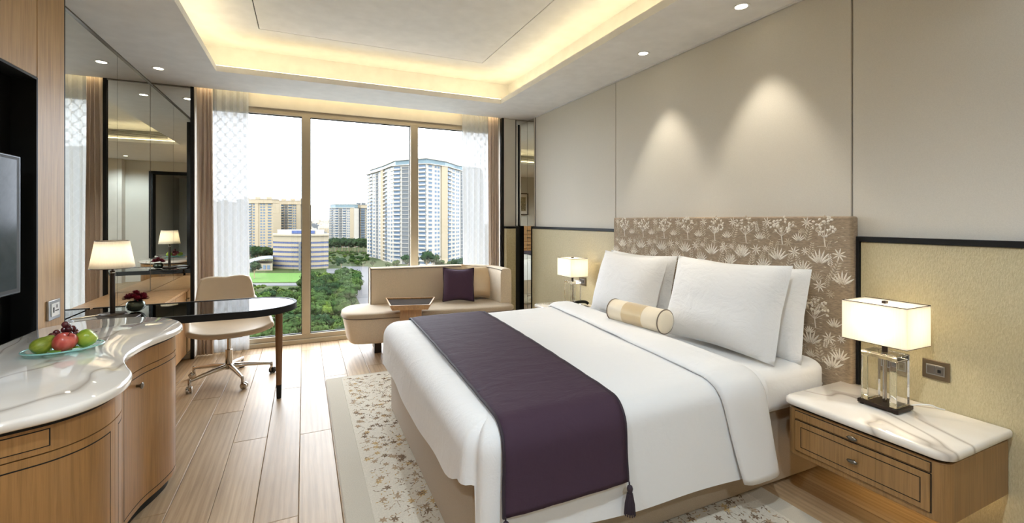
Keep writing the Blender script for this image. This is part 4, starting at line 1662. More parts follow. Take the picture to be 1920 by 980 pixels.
# socket on the oak stile
sk = thing('wall_socket', 'white and steel power socket on the oak panel above the marble', 'socket', (PX, 3.2, 0.87))
sy, sz = 3.215, 0.870
box('plate', M['steel'], sk, PX, PX + 0.012, sy - 0.062, sy + 0.062, sz - 0.052, sz + 0.052, 0.003)
ins = box('insert', M['white_plastic'], sk, PX + 0.012, PX + 0.016, sy - 0.042, sy + 0.042, sz - 0.034, sz + 0.034, 0.002)
for (dy, dz, w_, h_) in ((0.012, 0.016, 0.004, 0.009), (0.002, -0.006, 0.008, 0.003), (0.022, -0.006, 0.008, 0.003), (-0.022, 0.0, 0.006, 0.014)):
    MB().box(PX + 0.0155, PX + 0.0168, sy + dy - w_, sy + dy + w_, sz + dz - h_, sz + dz + h_).build('slot', M['black'], ins)

# fruit
FX, FY = -0.905, 2.485
plate = thing('glass_plate', 'oval aqua glass plate carrying fruit on the marble credenza', 'plate', (FX, FY, CZ))
PR = [(0.0, CZ + 0.002), (0.045, CZ + 0.001), (0.085, CZ + 0.006), (0.118, CZ + 0.017), (0.120, CZ + 0.021), (0.116, CZ + 0.021), (0.083, CZ + 0.011), (0.045, CZ + 0.006), (0.0, CZ + 0.006)]


def oval(mb, ax=1.05, ay=0.80, rz=R(20), c=(FX, FY)):
    for i, (x, y, z) in enumerate(mb.v):
        x, y = (x) * ax, (y) * ay
        mb.v[i] = (c[0] + x * math.cos(rz) - y * math.sin(rz), c[1] + x * math.sin(rz) + y * math.cos(rz), z)
    return mb


oval(MB().lathe(PR, (0, 0, 0), 36)).build('dish', M['plate_glass'], plate, smooth=60)
oval(MB().tube([(0.119 * math.cos(2 * PI * k / 36), 0.119 * math.sin(2 * PI * k / 36), CZ + 0.020) for k in range(37)], 0.0030, 6, False)).build('rim', M['plate_edge'], plate, smooth=60)


def fruit(name, label, mat, prof, loc, tilt, az, stem=True, cat='fruit', s=1.0):
    o = thing(name, label, cat, (0, 0, 0))
    MB().lathe([(r * s, h * s) for r, h in prof], (0, 0, 0), 24).build('flesh', mat, o, smooth=80)
    if stem:
        h = (max(p[1] for p in prof) - 0.006) * s
        MB().tube([(0, 0, h - 0.004), (0.001, 0, h + 0.008), (0.004, 0, h + 0.017)], 0.0013, 6).build('stem', M['stem'], o, smooth=60)
    o.matrix_world = Matrix.Translation(loc) @ Matrix.Rotation(az, 4, 'Z') @ Matrix.Rotation(tilt, 4, 'Y')
    return o


APPLE = [(0.0, -0.026), (0.008, -0.031), (0.020, -0.032), (0.031, -0.022), (0.037, -0.004), (0.037, 0.012), (0.031, 0.026), (0.020, 0.032), (0.009, 0.030), (0.003, 0.023), (0.0, 0.021)]
PEAR = [(0.0, -0.033), (0.010, -0.036), (0.024, -0.033), (0.034, -0.020), (0.036, -0.004), (0.031, 0.014), (0.022, 0.030), (0.016, 0.042), (0.009, 0.049), (0.0, 0.050)]
# image-right direction in plan and toward-viewer direction
ux, uy = math.cos(TH + 0.32), -math.sin(TH + 0.32) * 0 + 0.0
rx, ry = 0.905, -0.425     # right as seen from the camera at this spot (approx.)
rx, ry = math.cos(R(20)), math.sin(R(20))
tx, ty = 0.342, -0.940


def fpos(a, b, z):
    return (FX + rx * a + tx * b, FY + ry * a + ty * b, CZ + z)


fruit('red_apple', 'red apple at the front of the fruit plate', M['apple_red'], APPLE, fpos(0.002, 0.038, 0.047), R(24), R(-20), s=1.05)
fruit('green_apple', 'round green apple at the right of the fruit plate', M['apple_green'], APPLE, fpos(0.066, 0.006, 0.046), R(50), R(20), s=0.98)
fruit('green_pear', 'green pear lying at the left of the fruit plate', M['pear'], PEAR, fpos(-0.062, 0.020, 0.043), R(52), R(40), s=0.95)
gp_ = thing('grape_bunch', 'bunch of dark red grapes heaped behind the red apple', 'grapes', fpos(0, -0.02, 0.03))
gr = [(-0.036, -0.014, 0.070), (-0.018, -0.004, 0.066), (-0.002, -0.010, 0.064), (0.016, 0.004, 0.070), (0.034, -0.012, 0.066), (-0.022, -0.030, 0.078), (0.002, -0.022, 0.088), (0.014, -0.010, 0.090),
      (0.026, -0.026, 0.088), (0.004, -0.018, 0.110), (0.012, -0.034, 0.096), (-0.010, -0.040, 0.060), (0.012, -0.046, 0.060), (0.034, -0.036, 0.072), (-0.034, -0.036, 0.058)]
for g in gr:
    MB().ball(fpos(*g), 0.0125, 1, 1, 1.06, 14, 9).build('grape', M['grape'], gp_, smooth=80)
MB().tube([fpos(-0.01, -0.02, 0.06), fpos(0.002, -0.025, 0.09), fpos(0.03, -0.02, 0.085), fpos(0.042, -0.016, 0.070)], 0.0014, 5).build('stalk', M['stem'], gp_, smooth=60)
for k, (a, b, az) in enumerate(((0.03, 0.050, 0.3), (-0.030, 0.056, 2.4))):
    rows = []
    for i in range(7):
        t = i / 6
        w_ = 0.020 * math.sin(PI * min(1, t + 0.08)) + 0.001
        rows.append([(0.06 * (t - 0.5), w_ * s_, 0.012 + 0.006 * math.sin(PI * t) + 0.002 * s_ * s_) for s_ in (-1, -0.5, 0, 0.5, 1)])
    mb = MB().grid(rows)
    mb.xf(Matrix.Translation(fpos(a, b, 0.004)) @ Matrix.Rotation(az, 4, 'Z'))
    tag(mb.build('leaf_garnish', M['leaf'], None, smooth=60, solid=0.001), ['green leaf under the green apple on the plate', 'green leaf under the red apple and the pear'][k], 'leaf', 'leaves on the fruit plate')

# ------------------------------------------------------------------ desk
desk = thing('writing_desk', 'oval ended writing desk with smoked glass top and black rim', 'desk', (-0.6, 3.7, 0))
DZ = 0.75
do = []
for k in range(25):
    a = -PI / 2 + PI * k / 24
    do.append((-0.345 + 0.297 * math.cos(a), 3.697 + 0.293 * math.sin(a)))
outer = [(-1.300, 3.404)] + do + [(-1.300, 3.990)]
inner = [(-1.300, 3.404 + 0.018)] + [(-0.345 + 0.279 * math.cos(-PI / 2 + PI * k / 24), 3.697 + 0.275 * math.sin(-PI / 2 + PI * k / 24)) for k in range(25)] + [(-1.300, 3.972)]
n = len(outer)
mb = MB()
v = [(x, y, DZ - 0.045) for x, y in outer] + [(x, y, DZ) for x, y in outer] + [(x, y, DZ) for x, y in inner] + [(x, y, DZ - 0.045) for x, y in inner]
f = []
for i in range(n - 1):
    j = i + 1
    f += [(i, j, n + j, n + i), (n + i, n + j, 2 * n + j, 2 * n + i), (2 * n + i, 2 * n + j, 3 * n + j, 3 * n + i), (3 * n + i, 3 * n + j, j, i)]
mb.add(v, f)
mb.build('rim', M['black'], desk, smooth=40)
MB().prism(inner, DZ - 0.012, DZ - 0.003).build('glass_top', M['desk_glass'], desk, smooth=40)
lg = MB().lathe([(0.026, DZ - 0.045), (0.025, 0.5), (0.0195, 0.105)], (-0.172, 3.845, 0), 20)
lgo = lg.build('leg', M['oak_dark'], desk, smooth=50)
MB().lathe([(0.0195, 0.105), (0.0165, 0.002)], (-0.172, 3.845, 0), 20).build('foot_sleeve', M['black'], lgo, smooth=50)
MB().box(-1.30, -1.12, 3.44, 3.95, 0.002, DZ - 0.046).build('pedestal', M['oak'], desk, bevel=0.003)
MB().box(-0.36, -0.14, 3.83, 3.86, DZ - 0.075, DZ - 0.046).build('stretcher', M['black'], desk)

# low cabinet along the mirror wall
lc = thing('low_cabinet', 'low oak cabinet along the mirrors behind the desk', 'cabinet', (-1.16, 4.6, 0))
box('top', M['oak'], lc, XL + 0.002, -1.018, 4.00, YM - 0.004, 0.655, 0.678, 0.003)
box('body', M['oak'], lc, XL + 0.002, -1.045, 4.01, YM - 0.006, 0.05, 0.654, 0.002)
box('plinth', M['black'], lc, XL + 0.002, -1.07, 4.02, YM - 0.006, 0.001, 0.05)
for k in range(3):
    a = 4.015 + k * 0.42
    d = box('door', M['oak'], lc, -1.045, -1.027, a, a + 0.414, 0.056, 0.648, 0.002)
    MB().ball((-1.020, a + (0.38 if k % 2 == 0 else 0.03), 0.58), 0.008).build('knob', M['pewter'], d, smooth=60)

# desk lamp
LX, LY = -1.095, 3.640
dl = thing('desk_lamp', 'tapered ivory lamp on a dark bronze stem standing on the desk', 'lamp', (LX, LY, DZ))
MB().lathe([(0.0, DZ + 0.0), (0.072, DZ + 0.0), (0.072, DZ + 0.008), (0.068, DZ + 0.011), (0.0, DZ + 0.011)], (LX, LY, 0), 30).build('base', M['bronze'], dl, smooth=40)
MB().lathe([(0.014, DZ + 0.011), (0.0135, 1.03)], (LX, LY, 0), 14).build('stem', M['bronze'], dl, smooth=50)
MB().lathe([(0.0155, 1.012), (0.0155, 1.018)], (LX, LY, 0), 14).build('collar', M['chrome'], dl, smooth=50)
MB().lathe([(0.006, 1.03), (0.006, 1.10)], (LX, LY, 0), 10).build('lamp_holder', M['bronze'], dl, smooth=50)
sh_ = MB()
rows = []
for k in range(37):
    a = 2 * PI * k / 36
    rows.append([(LX + (0.112 + (0.084 - 0.112) * j / 4) * math.cos(a), LY + (0.112 + (0.084 - 0.112) * j / 4) * math.sin(a), 1.045 + 0.170 * j / 4) for j in range(5)])
so = sh_.grid(rows).build('shade', M['shade'], dl, smooth=60, solid=0.0015)
for r_, z_ in ((0.112, 1.045), (0.084, 1.215)):
    MB().tube([(LX + r_ * math.cos(2 * PI * k / 36), LY + r_ * math.sin(2 * PI * k / 36), z_) for k in range(37)], 0.0018, 5, False).build('edge_wire', M['bronze'], so)
MB().ball((LX, LY, 1.125), 0.022, 1, 1, 1.3).build('bulb', M['bulb'], dl, smooth=60)
light_point('bulb_light', dl, (LX, LY, 1.125), 2.4, (1.0, 0.86, 0.64), 0.05)

# flowers in a round vase
VX, VY = -1.000, 3.720
vz = thing('flower_vase', 'round smoked vase of crimson chrysanthemums on the desk', 'vase', (VX, VY, DZ))
MB().lathe([(0.0, DZ + 0.001), (0.024, DZ + 0.001), (0.044, DZ + 0.014), (0.053, DZ + 0.034), (0.048, DZ + 0.056), (0.036, DZ + 0.068), (0.033, DZ + 0.068), (0.044, DZ + 0.054), (0.048, DZ + 0.034), (0.0, DZ + 0.008)], (VX, VY, 0), 28).build('bowl', M['vase'], vz, smooth=60)
fr_ = random.Random(21)
for k, (dx, dy, dz) in enumerate(((0.035, 0.0, 0.090), (-0.035, 0.0, 0.090), (0, 0.035, 0.092), (0, -0.035, 0.090), (0.0, 0.0, 0.110), (0.03, 0.03, 0.088), (-0.03, -0.028, 0.088), (0.052, -0.02, 0.078), (-0.052, 0.018, 0.078), (0.02, -0.045, 0.078))):
    mb = MB()
    c = Vector((VX + dx, VY + dy, DZ + dz))
    for j in range(80):
        a = fr_.uniform(0, 2 * PI)
        e = fr_.uniform(-0.1, 1.45)
        d = Vector((math.cos(a) * math.cos(e), math.sin(a) * math.cos(e), math.sin(e)))
        s1 = d.cross(Vector((0.13, 0.31, 0.94))).normalized() * 0.0056
        p0, p1, p2 = c + d * 0.004, c + d * 0.016, c + d * fr_.uniform(0.024, 0.032)
        mb.add([p0 - s1 * 0.5, p0 + s1 * 0.5, p1 + s1, p2 + s1 * 0.4, p2 - s1 * 0.4, p1 - s1], [(0, 1, 2, 5), (5, 2, 3, 4)])
    mb.build('blossom', M['petal'], vz)

# desk things: leather pad with a pen and a small notebook
pd = thing('desk_pad', 'dark leather desk pad with rounded end on the desk by the wall', 'desk pad', (-1.15, 3.55, DZ))
pp = rrect(-1.262, -0.93, 3.425, 3.585, 0.03, 5)
MB().layers([pp, offset_poly(pp, 0.002)], [DZ + 0.0005, DZ + 0.006]).build('leather', M['bronze'], pd)
nb = thing('notebook', 'pale grey notebook at the wall end of the desk', 'notebook', (-1.2, 3.5, DZ + 0.006))
mb = MB().box(-0.05, 0.05, -0.07, 0.07, 0.0, 0.008)
mb.xf(Matrix.Translation((-1.185, 3.50, DZ + 0.0065)) @ Matrix.Rotation(R(25), 4, 'Z'))
mb.build('cover', M['steel'], nb, bevel=0.001)
pn = thing('pen', 'slim silver pen lying on the notebook', 'pen', (-1.18, 3.5, DZ + 0.018))
MB().tube([(-1.23, 3.46, DZ + 0.019), (-1.13, 3.54, DZ + 0.019)], 0.004, 8).build('barrel', M['chrome'], pn, smooth=50)
MB().tube([(-1.13, 3.54, DZ + 0.019), (-1.12, 3.548, DZ + 0.019)], [0.004, 0.001], 8).build('tip', M['black'], pn, smooth=50)

# ------------------------------------------------------------------ swivel chair
ch = thing('office_chair', 'taupe leather swivel chair on a chrome five star base behind the desk', 'chair', (0, 0, 0))
SZ = 0.44
# seat bowl: faces -Y in local space
rows = []
NU, NV = 28, 14
for i in range(NU + 1):
    u = -1 + 2 * i / NU
    row = []
    for j in range(NV + 1):
        v = -1 + 2 * j / NV            # -1 front, 1 back
        w_ = 0.325 - 0.075 * max(0, v)
        side = abs(u) ** 3.2
        lift = side * (0.115 + 0.02 * v) * (0.5 + 0.5 * min(1, (v + 1.0) / 0.9))
        backl = max(0, v - 0.35) ** 2 * 0.22
        fr2 = -0.020 * max(0, -v - 0.55) / 0.45
        bow = -0.05 * (1 - u * u) * (v < 0) * v * v * -1
        row.append((u * w_ * (1 - 0.05 * side), v * 0.255 - 0.05 * (1 - u * u) * max(0, -v), SZ - 0.01 + lift + backl + fr2))
    rows.append(row)
sb = MB().grid(rows).build('seat', M['leather'], ch, smooth=80)
m = sb.modifiers.new('thickness', 'SOLIDIFY')
m.thickness = 0.045
m.offset = -1
m = sb.modifiers.new('bevel', 'BEVEL')
m.width = 0.014
m.segments = 3
m.limit_method = 'ANGLE'
m.angle_limit = R(50)
# backrest
rows = []
for i in range(NU + 1):
    u = -1 + 2 * i / NU
    row = []
    for j in range(NV + 1):
        t = j / NV
        hw = 0.226 - 0.030 * t - (0.026 * max(0, (t - 0.78) / 0.22) ** 2.5)
        topc = 0.012 * math.cos(u * PI) * t - 0.012 * t
        zz = 0.560 + 0.275 * t - (0.022 * abs(u) ** 9) * t + (0.02 * abs(u) ** 4) * (1 - t) + 0.010 * math.sin(abs(u) * PI * 0.75) * t
        yy = 0.262 + 0.055 * t - 0.06 * abs(u) ** 2.2 * (1 - 0.35 * t)
        row.append((u * hw, yy, zz))
    rows.append(row)
bo = MB().grid(rows).build('backrest', M['leather'], ch, smooth=80)
m = bo.modifiers.new('thickness', 'SOLIDIFY')
m.thickness = 0.035
m.offset = 1
m = bo.modifiers.new('round', 'SUBSURF')
m.levels = m.render_levels = 1
MB().tube(smooth_path([(0, 0.18, 0.44), (0, 0.27, 0.47), (0, 0.315, 0.56), (0, 0.325, 0.66)], 5), 0.018, 8).build('back_bracket', M['chrome'], ch, smooth=60)
MB().box(-0.09, 0.09, -0.10, 0.10, 0.365, 0.392).build('seat_plate', M['bronze'], ch, bevel=0.006)
MB().lathe([(0.015, 0.24), (0.015, 0.366)], (0, 0, 0), 14).build('gas_piston', M['chrome'], ch, smooth=50)
MB().lathe([(0.027, 0.125), (0.027, 0.255), (0.018, 0.258)], (0, 0, 0), 18).build('column', M['chrome'], ch, smooth=50)
MB().lathe([(0.0, 0.095), (0.036, 0.095), (0.042, 0.110), (0.040, 0.132), (0.030, 0.138), (0.0, 0.138)], (0, 0, 0), 20).build('hub', M['chrome'], ch, smooth=50)
MB().tube([(0.07, 0.0, 0.375), (0.19, 0.0, 0.368)], 0.006, 8).build('height_lever', M['black'], ch, smooth=50)
CHR = R(12)
for k in range(5):
    a = R(6 + 72 * k) - CHR
    ca, sa = math.cos(a), math.sin(a)
    path = [(ca * r_, sa * r_, z_) for r_, z_ in ((0.03, 0.118), (0.14, 0.112), (0.26, 0.096), (0.315, 0.088))]
    ar = MB().tube(path, [0.021, 0.018, 0.014, 0.012], 10).build('base_arm', M['chrome'], ch, smooth=60)
    cx, cy = ca * 0.318, sa * 0.318
    MB().lathe([(0.011, 0.052), (0.011, 0.098), (0.008, 0.102)], (cx, cy, 0), 12).build('caster_stem', M['chrome'], ar, smooth=50)
    b_ = a + 0.9
    tx_, ty_ = math.cos(b_), math.sin(b_)
    px_, py_ = -ty_, tx_
    cm = MB()
    for s_ in (-1, 1):
        c0 = Vector((cx + tx_ * 0.012, cy + ty_ * 0.012, 0.0262))
        cm.tube([c0 + Vector((px_, py_, 0)) * s_ * 0.004, c0 + Vector((px_, py_, 0)) * s_ * 0.008, c0 + Vector((px_, py_, 0)) * s_ * 0.018, c0 + Vector((px_, py_, 0)) * s_ * 0.021], [0.024, 0.026, 0.026, 0.022], 16)
    cm.build('caster_wheel', M['chrome'] if k in (2, 3, 4) else M['black'], ar, smooth=50)
    MB().box(-0.02, 0.02, -0.004, 0.004, 0.02, 0.054).xf(Matrix.Translation((cx + tx_ * 0.008, cy + ty_ * 0.008, 0)) @ Matrix.Rotation(b_, 4, 'Z')).build('caster_fork', M['chrome'], ar, bevel=0.002)
ch.location = (-0.575, 4.47, 0)
ch.rotation_euler = (0, 0, CHR)

# ------------------------------------------------------------------ outdoors
G = -30.0
FPX = 850.0


def out_xy(px, depth):
    """ground position of a picture column at a given depth along the lens axis"""
    r = (px - 960) / FPX * depth
    return (depth * math.sin(TH) + r * math.cos(TH), depth * math.cos(TH) - r * math.sin(TH))


gnd = MB().box(-900, 1800, 30, 3200, G - 1, G).build('ground', M['soil'])
struct(gnd)
lw_ = [out_xy(250, 262), out_xy(590, 262), out_xy(590, 226), out_xy(250, 222)]
struct(MB().prism(lw_[::-1], G, G + 0.3).build('ground_lawn', M['lawn']))
lg_ = MB().box(-4.0, 6.0, YW + 0.30, YW + 3.0, -1.10, -0.82).box(-4.0, 6.0, YW + 2.9, YW + 3.0, -0.82, -0.76)  # unseen reflector added to bounce sky light up onto the ceiling
struct(lg_.build('bounce_ledge', M['bounce'], None, bevel=0.01), 'added pale reflector ledge outside, unseen below the window')
rd = [out_xy(250, 219), out_xy(590, 222), out_xy(590, 214), out_xy(250, 211)]
struct(MB().prism(rd[::-1], G, G + 0.25).build('ground_road', M['road']))
rd2 = [out_xy(640, 300), out_xy(690, 300), out_xy(720, 140), out_xy(690, 140)]
struct(MB().prism(rd2[::-1], G, G + 0.2).build('ground_side_road', M['road']))
pv = [out_xy(612, 285), out_xy(660, 285), out_xy(655, 262), out_xy(612, 262)]
struct(MB().prism(pv[::-1], G, G + 0.4).build('ground_forecourt', M['road']))


def tower(label, path, z1, floors, bays, mats, depth=18, group=None, penthouse=True, seed=0, name='apartment_tower'):
    """path: plan polyline of the facade, left to right as seen; bays: string of bay letters"""
    r = random.Random(seed)
    c0 = Vector(((path[0][0] + path[-1][0]) / 2, (path[0][1] + path[-1][1]) / 2, G))
    t = thing(name, label, 'building', tuple(c0), 0, group)
    away = Vector((math.sin(TH), math.cos(TH)))
    back = [(path[-1][0] + away.x * depth, path[-1][1] + away.y * depth), (path[0][0] + away.x * depth, path[0][1] + away.y * depth)]
    MB().prism(list(path) + back, G, z1).build('wall', M[mats[0]], t)
    win, slab, pier, dark = MB(), MB(), MB(), MB()
    fh = (z1 - G) / floors
    segs = []
    for a, b in zip(path, path[1:]):
        segs.append((Vector(a), Vector(b)))
    total = sum((b - a).length for a, b in segs)
    bw = total / len(bays)
    pos = 0.0
    for a, b in segs:
        L = (b - a).length
        nb = max(1, round(L / bw))
        w = L / nb
        d = (b - a) / L
        nrm = Vector((d.y, -d.x))
        if nrm.dot(away) > 0:
            nrm = -nrm

        def bx(mb, s0, s1, o0, o1, za, zb):
            p = [a + d * s0 + nrm * o0, a + d * s1 + nrm * o0, a + d * s1 + nrm * o1, a + d * s0 + nrm * o1]
            mb.prism([(q.x, q.y) for q in p], za, zb)
        for k in range(nb):
            kind = bays[int(pos) % len(bays)]
            pos += 1
            s0, s1 = k * w, (k + 1) * w
            if kind == 'p':       # blank pier standing proud
                bx(pier, s0 + 0.05 * w, s1 - 0.05 * w, 0, 1.1, G, z1 + 0.6)
                continue
            if kind == 'd':       # recessed dark service slot
                bx(dark, s0 + 0.1 * w, s1 - 0.1 * w, -0.2, 0.05, G, z1 - 1)
                for f_ in range(1, floors):
                    bx(slab, s0 + 0.1 * w, s1 - 0.1 * w, 0, 0.35, G + f_ * fh, G + f_ * fh + 0.3)
                continue
            for f_ in range(floors):
                zf = G + f_ * fh
                if kind == 'w':
                    bx(win, s0 + 0.26 * w, s1 - 0.26 * w, 0, 0.10, zf + 0.95, zf + 2.35)
                    bx(slab, s0 + 0.20 * w, s1 - 0.20 * w, 0, 0.45, zf + 2.40, zf + 2.58)
                elif kind == 'v':
                    for q in (0.16, 0.58):
                        bx(win, s0 + q * w, s0 + (q + 0.26) * w, 0, 0.10, zf + 0.95, zf + 2.35)
                elif kind == 'b':
                    bx(win, s0 + 0.12 * w, s1 - 0.12 * w, 0, 0.10, zf + 0.35, zf + 2.45)
                    bx(slab, s0 + 0.04 * w, s1 - 0.04 * w, 0, 1.3, zf - 0.08, zf + 0.10)
                    bx(slab, s0 + 0.04 * w, s1 - 0.04 * w, 1.2, 1.3, zf + 0.10, zf + 0.95)
        if penthouse:
            bx(slab, 0, L, -0.5, 1.4, z1, z1 + 0.5)
    for mb, nm, mt in ((win, 'windows', M[mats[2]]), (slab, 'balconies', M[mats[1]]), (pier, 'piers', M['tower']), (dark, 'service_slots', M['tower_g'])):
        if mb.v:
            o = mb.build(nm, mt, t)
            o['kind'] = 'stuff'
    if penthouse:
        ctr = (path[0][0] + path[-1][0]) / 2, (path[0][1] + path[-1][1]) / 2
        pts = list(path) + back
        cx, cy = sum(p[0] for p in pts) / len(pts), sum(p[1] for p in pts) / len(pts)
        sh2 = [(cx + (p[0] - cx) * 0.93, cy + (p[1] - cy) * 0.93) for p in pts]
        MB().prism(sh2, z1 + 0.5, z1 + 4.0).build('penthouse', M['aqua'] if mats[0] == 'tower_w' else M[mats[0]], t)
        sh3 = [(cx + (p[0] - cx) * 0.96, cy + (p[1] - cy) * 0.96) for p in pts]
        MB().prism(sh3, z1 + 4.0, z1 + 4.5).build('roof', M[mats[1]], t)
        for k in range(3):
            q = (k + 0.7) / 3.4
            hx, hy = path[0][0] + (path[-1][0] - path[0][0]) * q + away.x * 8, path[0][1] + (path[-1][1] - path[0][1]) * q + away.y * 8
            MB().box(hx - 2.4, hx + 2.4, hy - 2, hy + 2, z1 + 4.5, z1 + 7.0).build('roof_tank', M[mats[1]], t)
    return t


tower('tall curved white and cream apartment tower with balconies right of centre', [out_xy(688, 388), out_xy(716, 352), out_xy(737, 322), out_xy(800, 308), out_xy(838, 326), out_xy(862, 352), out_xy(905, 372)],
      39.0, 24, 'wbwdvpbvwbdvbwvpbwvdbwv', ('tower_w', 'tower_w', 'win'), 22, seed=1)
tower('beige apartment tower behind the office block, left of the window mullion', [out_xy(440, 470), out_xy(486, 455), out_xy(512, 458)], 17.5, 17, 'vpwbbwpvw', ('tower', 'tower', 'win'), 16, 'distant apartment towers', True, 2)
tower('beige apartment tower behind the office block with a narrow grey slot', [out_xy(513, 500), out_xy(540, 492), out_xy(572, 496)], 17.5, 17, 'pvbdbvpw', ('tower', 'tower', 'win'), 16, 'distant apartment towers', True, 3)
tower('pale grey apartment tower left of the tallest tower', [out_xy(617, 520), out_xy(628, 508), out_xy(664, 505)], 14.0, 16, 'wbvbdbvp', ('tower_w', 'tower_w', 'win'), 16, 'distant apartment towers', True, 4)
tower('grey apartment tower standing against the edge of the tallest tower', [out_xy(661, 530), out_xy(676, 522), out_xy(694, 528)], 14.0, 16, 'pbdbv', ('tower', 'tower_g', 'win'), 16, 'distant apartment towers', True, 5)

tower('beige apartment tower half veiled by the left sheer curtain', [out_xy(350, 480), out_xy(392, 466), out_xy(430, 470)], 15.0, 16, 'wpvbwbvpw', ('tower', 'tower', 'win'), 16, 'distant apartment towers', True, 6)

# curved office block
ob = thing('office_block', 'low cream curved office block with window bands behind the lawn', 'building', out_xy(563, 285) + (G,))
ZO = -9.2
arc_o = []
for k in range(25):
    u = -1 + 2 * k / 24
    arc_o.append(out_xy(564 + 52 * u, 286 + 7 * u * u))
bk_ = [out_xy(616, 312), out_xy(512, 312)]
MB().prism(arc_o + bk_, G, ZO).build('wall', M['office'], ob, smooth=20)
MB().prism([out_xy(564 + 53 * (-1 + 2 * k / 24), 285 + 7 * (-1 + 2 * k / 24) ** 2) for k in range(25)] + bk_, ZO, ZO + 0.9).build('parapet', M['office'], ob, smooth=20)
MB().prism([out_xy(520, 296), out_xy(608, 296), out_xy(608, 308), out_xy(520, 308)], ZO + 0.9, ZO + 3.6).build('roof_plant', M['tower_w'], ob)
MB().prism([out_xy(547, 295.3), out_xy(590, 295.3), out_xy(590, 296.2), out_xy(547, 296.2)], ZO + 1.3, ZO + 3.2).build('roof_glazing', M['win_blue'], ob)
wn_, bd = MB(), MB()
for f_ in range(6):
    zf = G + 1.2 + f_ * 2.95
    for k in range(24):
        a, b = Vector(arc_o[k]), Vector(arc_o[k + 1])
        d = (b - a)
        L = d.length
        d /= L
        nr = Vector((d.y, -d.x))
        if nr.y > 0:
            nr = -nr
        for q in (0.06, 0.54):
            p = [a + d * L * q, a + d * L * (q + 0.36)]
            wn_.prism([tuple(p[0]), tuple(p[1]), tuple(p[1] + nr * 0.12), tuple(p[0] + nr * 0.12)], zf, zf + 1.15)
        bd.prism([tuple(a), tuple(b), tuple(b + nr * 0.35), tuple(a + nr * 0.35)], zf + 1.2, zf + 1.42)
o = wn_.build('windows', M['win_blue'], ob)
o['kind'] = 'stuff'
o = bd.build('string_courses', M['office'], ob, smooth=20)
MB().prism([out_xy(560, 277.5), out_xy(564, 277.5), out_xy(564, 286.5), out_xy(560, 286.5)], G, ZO - 4).build('entrance_slot', M['tower_g'], ob)

sb_ = thing('shed', 'long low hall with a pale curved roof beside the office block', 'building', out_xy(488, 283) + (G,))
rows = []
for k in range(11):
    u = k / 10
    px = 462 + 50 * u
    z = G + 4.2 + 3.2 * math.sin(u * PI * 0.55)
    rows.append([out_xy(px, 276) + (z,), out_xy(px, 298) + (z,)])
MB().grid(rows).build('roof', M['roof_grey'], sb_, solid=0.4)
MB().prism([out_xy(466, 278), out_xy(511, 278), out_xy(511, 296), out_xy(466, 296)], G, G + 4.2).build('wall', M['office'], sb_)
for k in range(5):
    MB().prism([out_xy(469 + k * 8, 277.7), out_xy(474 + k * 8, 277.7), out_xy(474 + k * 8, 278), out_xy(469 + k * 8, 278)], G + 0.8, G + 3.2).build('window', M['win'], sb_)

# distant low town
tn = MB()
tr_ = random.Random(4)
for k in range(420):
    dep = tr_.uniform(620, 1900)
    px = tr_.uniform(430, 720)
    x, y = out_xy(px, dep)
    w_, d_, h_ = tr_.uniform(8, 20), tr_.uniform(8, 16), tr_.uniform(8, 22) * (1.0 if dep < 1200 else 1.4)
    tn.cur = tr_.choice([0, 0, 1, 2])
    tn.box(x - w_ / 2, x + w_ / 2, y - d_ / 2, y + d_ / 2, G, G + h_)
    tn.box(x - w_ / 5, x + w_ / 6, y - d_ / 5, y + d_ / 5, G + h_, G + h_ + 2.5)
o = tn.build('distant_town', [M['tower_w'], M['tower'], M['tower_g']])
tag(o, 'pale jumble of low houses on the horizon between the towers', 'buildings', kind='stuff')


# trees
def crown_mesh(name, mat, seed, w, h, blobs, leaves, ls):
    r = random.Random(seed)
    mb = MB()
    cs = []
    for k in range(blobs):
        a = r.uniform(0, 2 * PI)
        q = r.uniform(0, 1) ** 0.6
        zc = r.uniform(0.42, 0.86) * h
        fall = 1 - ((zc / h - 0.55) / 0.5) ** 2 * 0.6
        cs.append((math.cos(a) * q * w * 0.33 * fall, math.sin(a) * q * w * 0.33 * fall, zc, r.uniform(0.15, 0.24) * w))
    cs.append((0, 0, 0.72 * h, 0.27 * w))
    for (cx, cy, cz, rad) in cs:
        b0 = len(mb.v)
        mb.ball((cx, cy, cz), rad * 0.80, 1, 1, 0.8, 8, 6)
        for i in range(b0, len(mb.v)):
            x, y, z = mb.v[i]
            s_ = 1 + r.uniform(-0.12, 0.12)
            mb.v[i] = (cx + (x - cx) * s_, cy + (y - cy) * s_, cz + (z - cz) * s_)
        for k in range(leaves):
            d = Vector((r.gauss(0, 1), r.gauss(0, 1), r.gauss(0.25, 1))).normalized()
            p = Vector((cx, cy, cz)) + Vector((d.x, d.y, d.z * 0.85)) * rad * r.uniform(0.80, 1.08)
            t1 = d.cross(Vector((r.gauss(0, 1), r.gauss(0, 1), r.gauss(0, 1)))).normalized()
            t2 = d.cross(t1)
            t1 = t1 + d * r.uniform(-0.6, 0.6)
            s1, s2 = ls * r.uniform(0.6, 1.3), ls * r.uniform(0.4, 0.9)
            mb.add([p - t1 * s1, p + t2 * s2, p + t1 * s1, p - t2 * s2], [(0, 1, 2, 3)])
    return mb.mesh(name, mat)


def trunk_mesh(h, r_):
    mb = MB().tube([(0, 0, 0), (0.1, 0.05, h * 0.3), (0, 0, h * 0.62)], [r_, r_ * 0.75, r_ * 0.4], 7)
    for a in (0.4, 2.3, 4.4):
        mb.tube([(0.05, 0, h * 0.34), (math.cos(a) * h * 0.12, math.sin(a) * h * 0.12, h * 0.55)], [r_ * 0.5, r_ * 0.2], 5)
    return mb.mesh('trunk', M['trunk'])


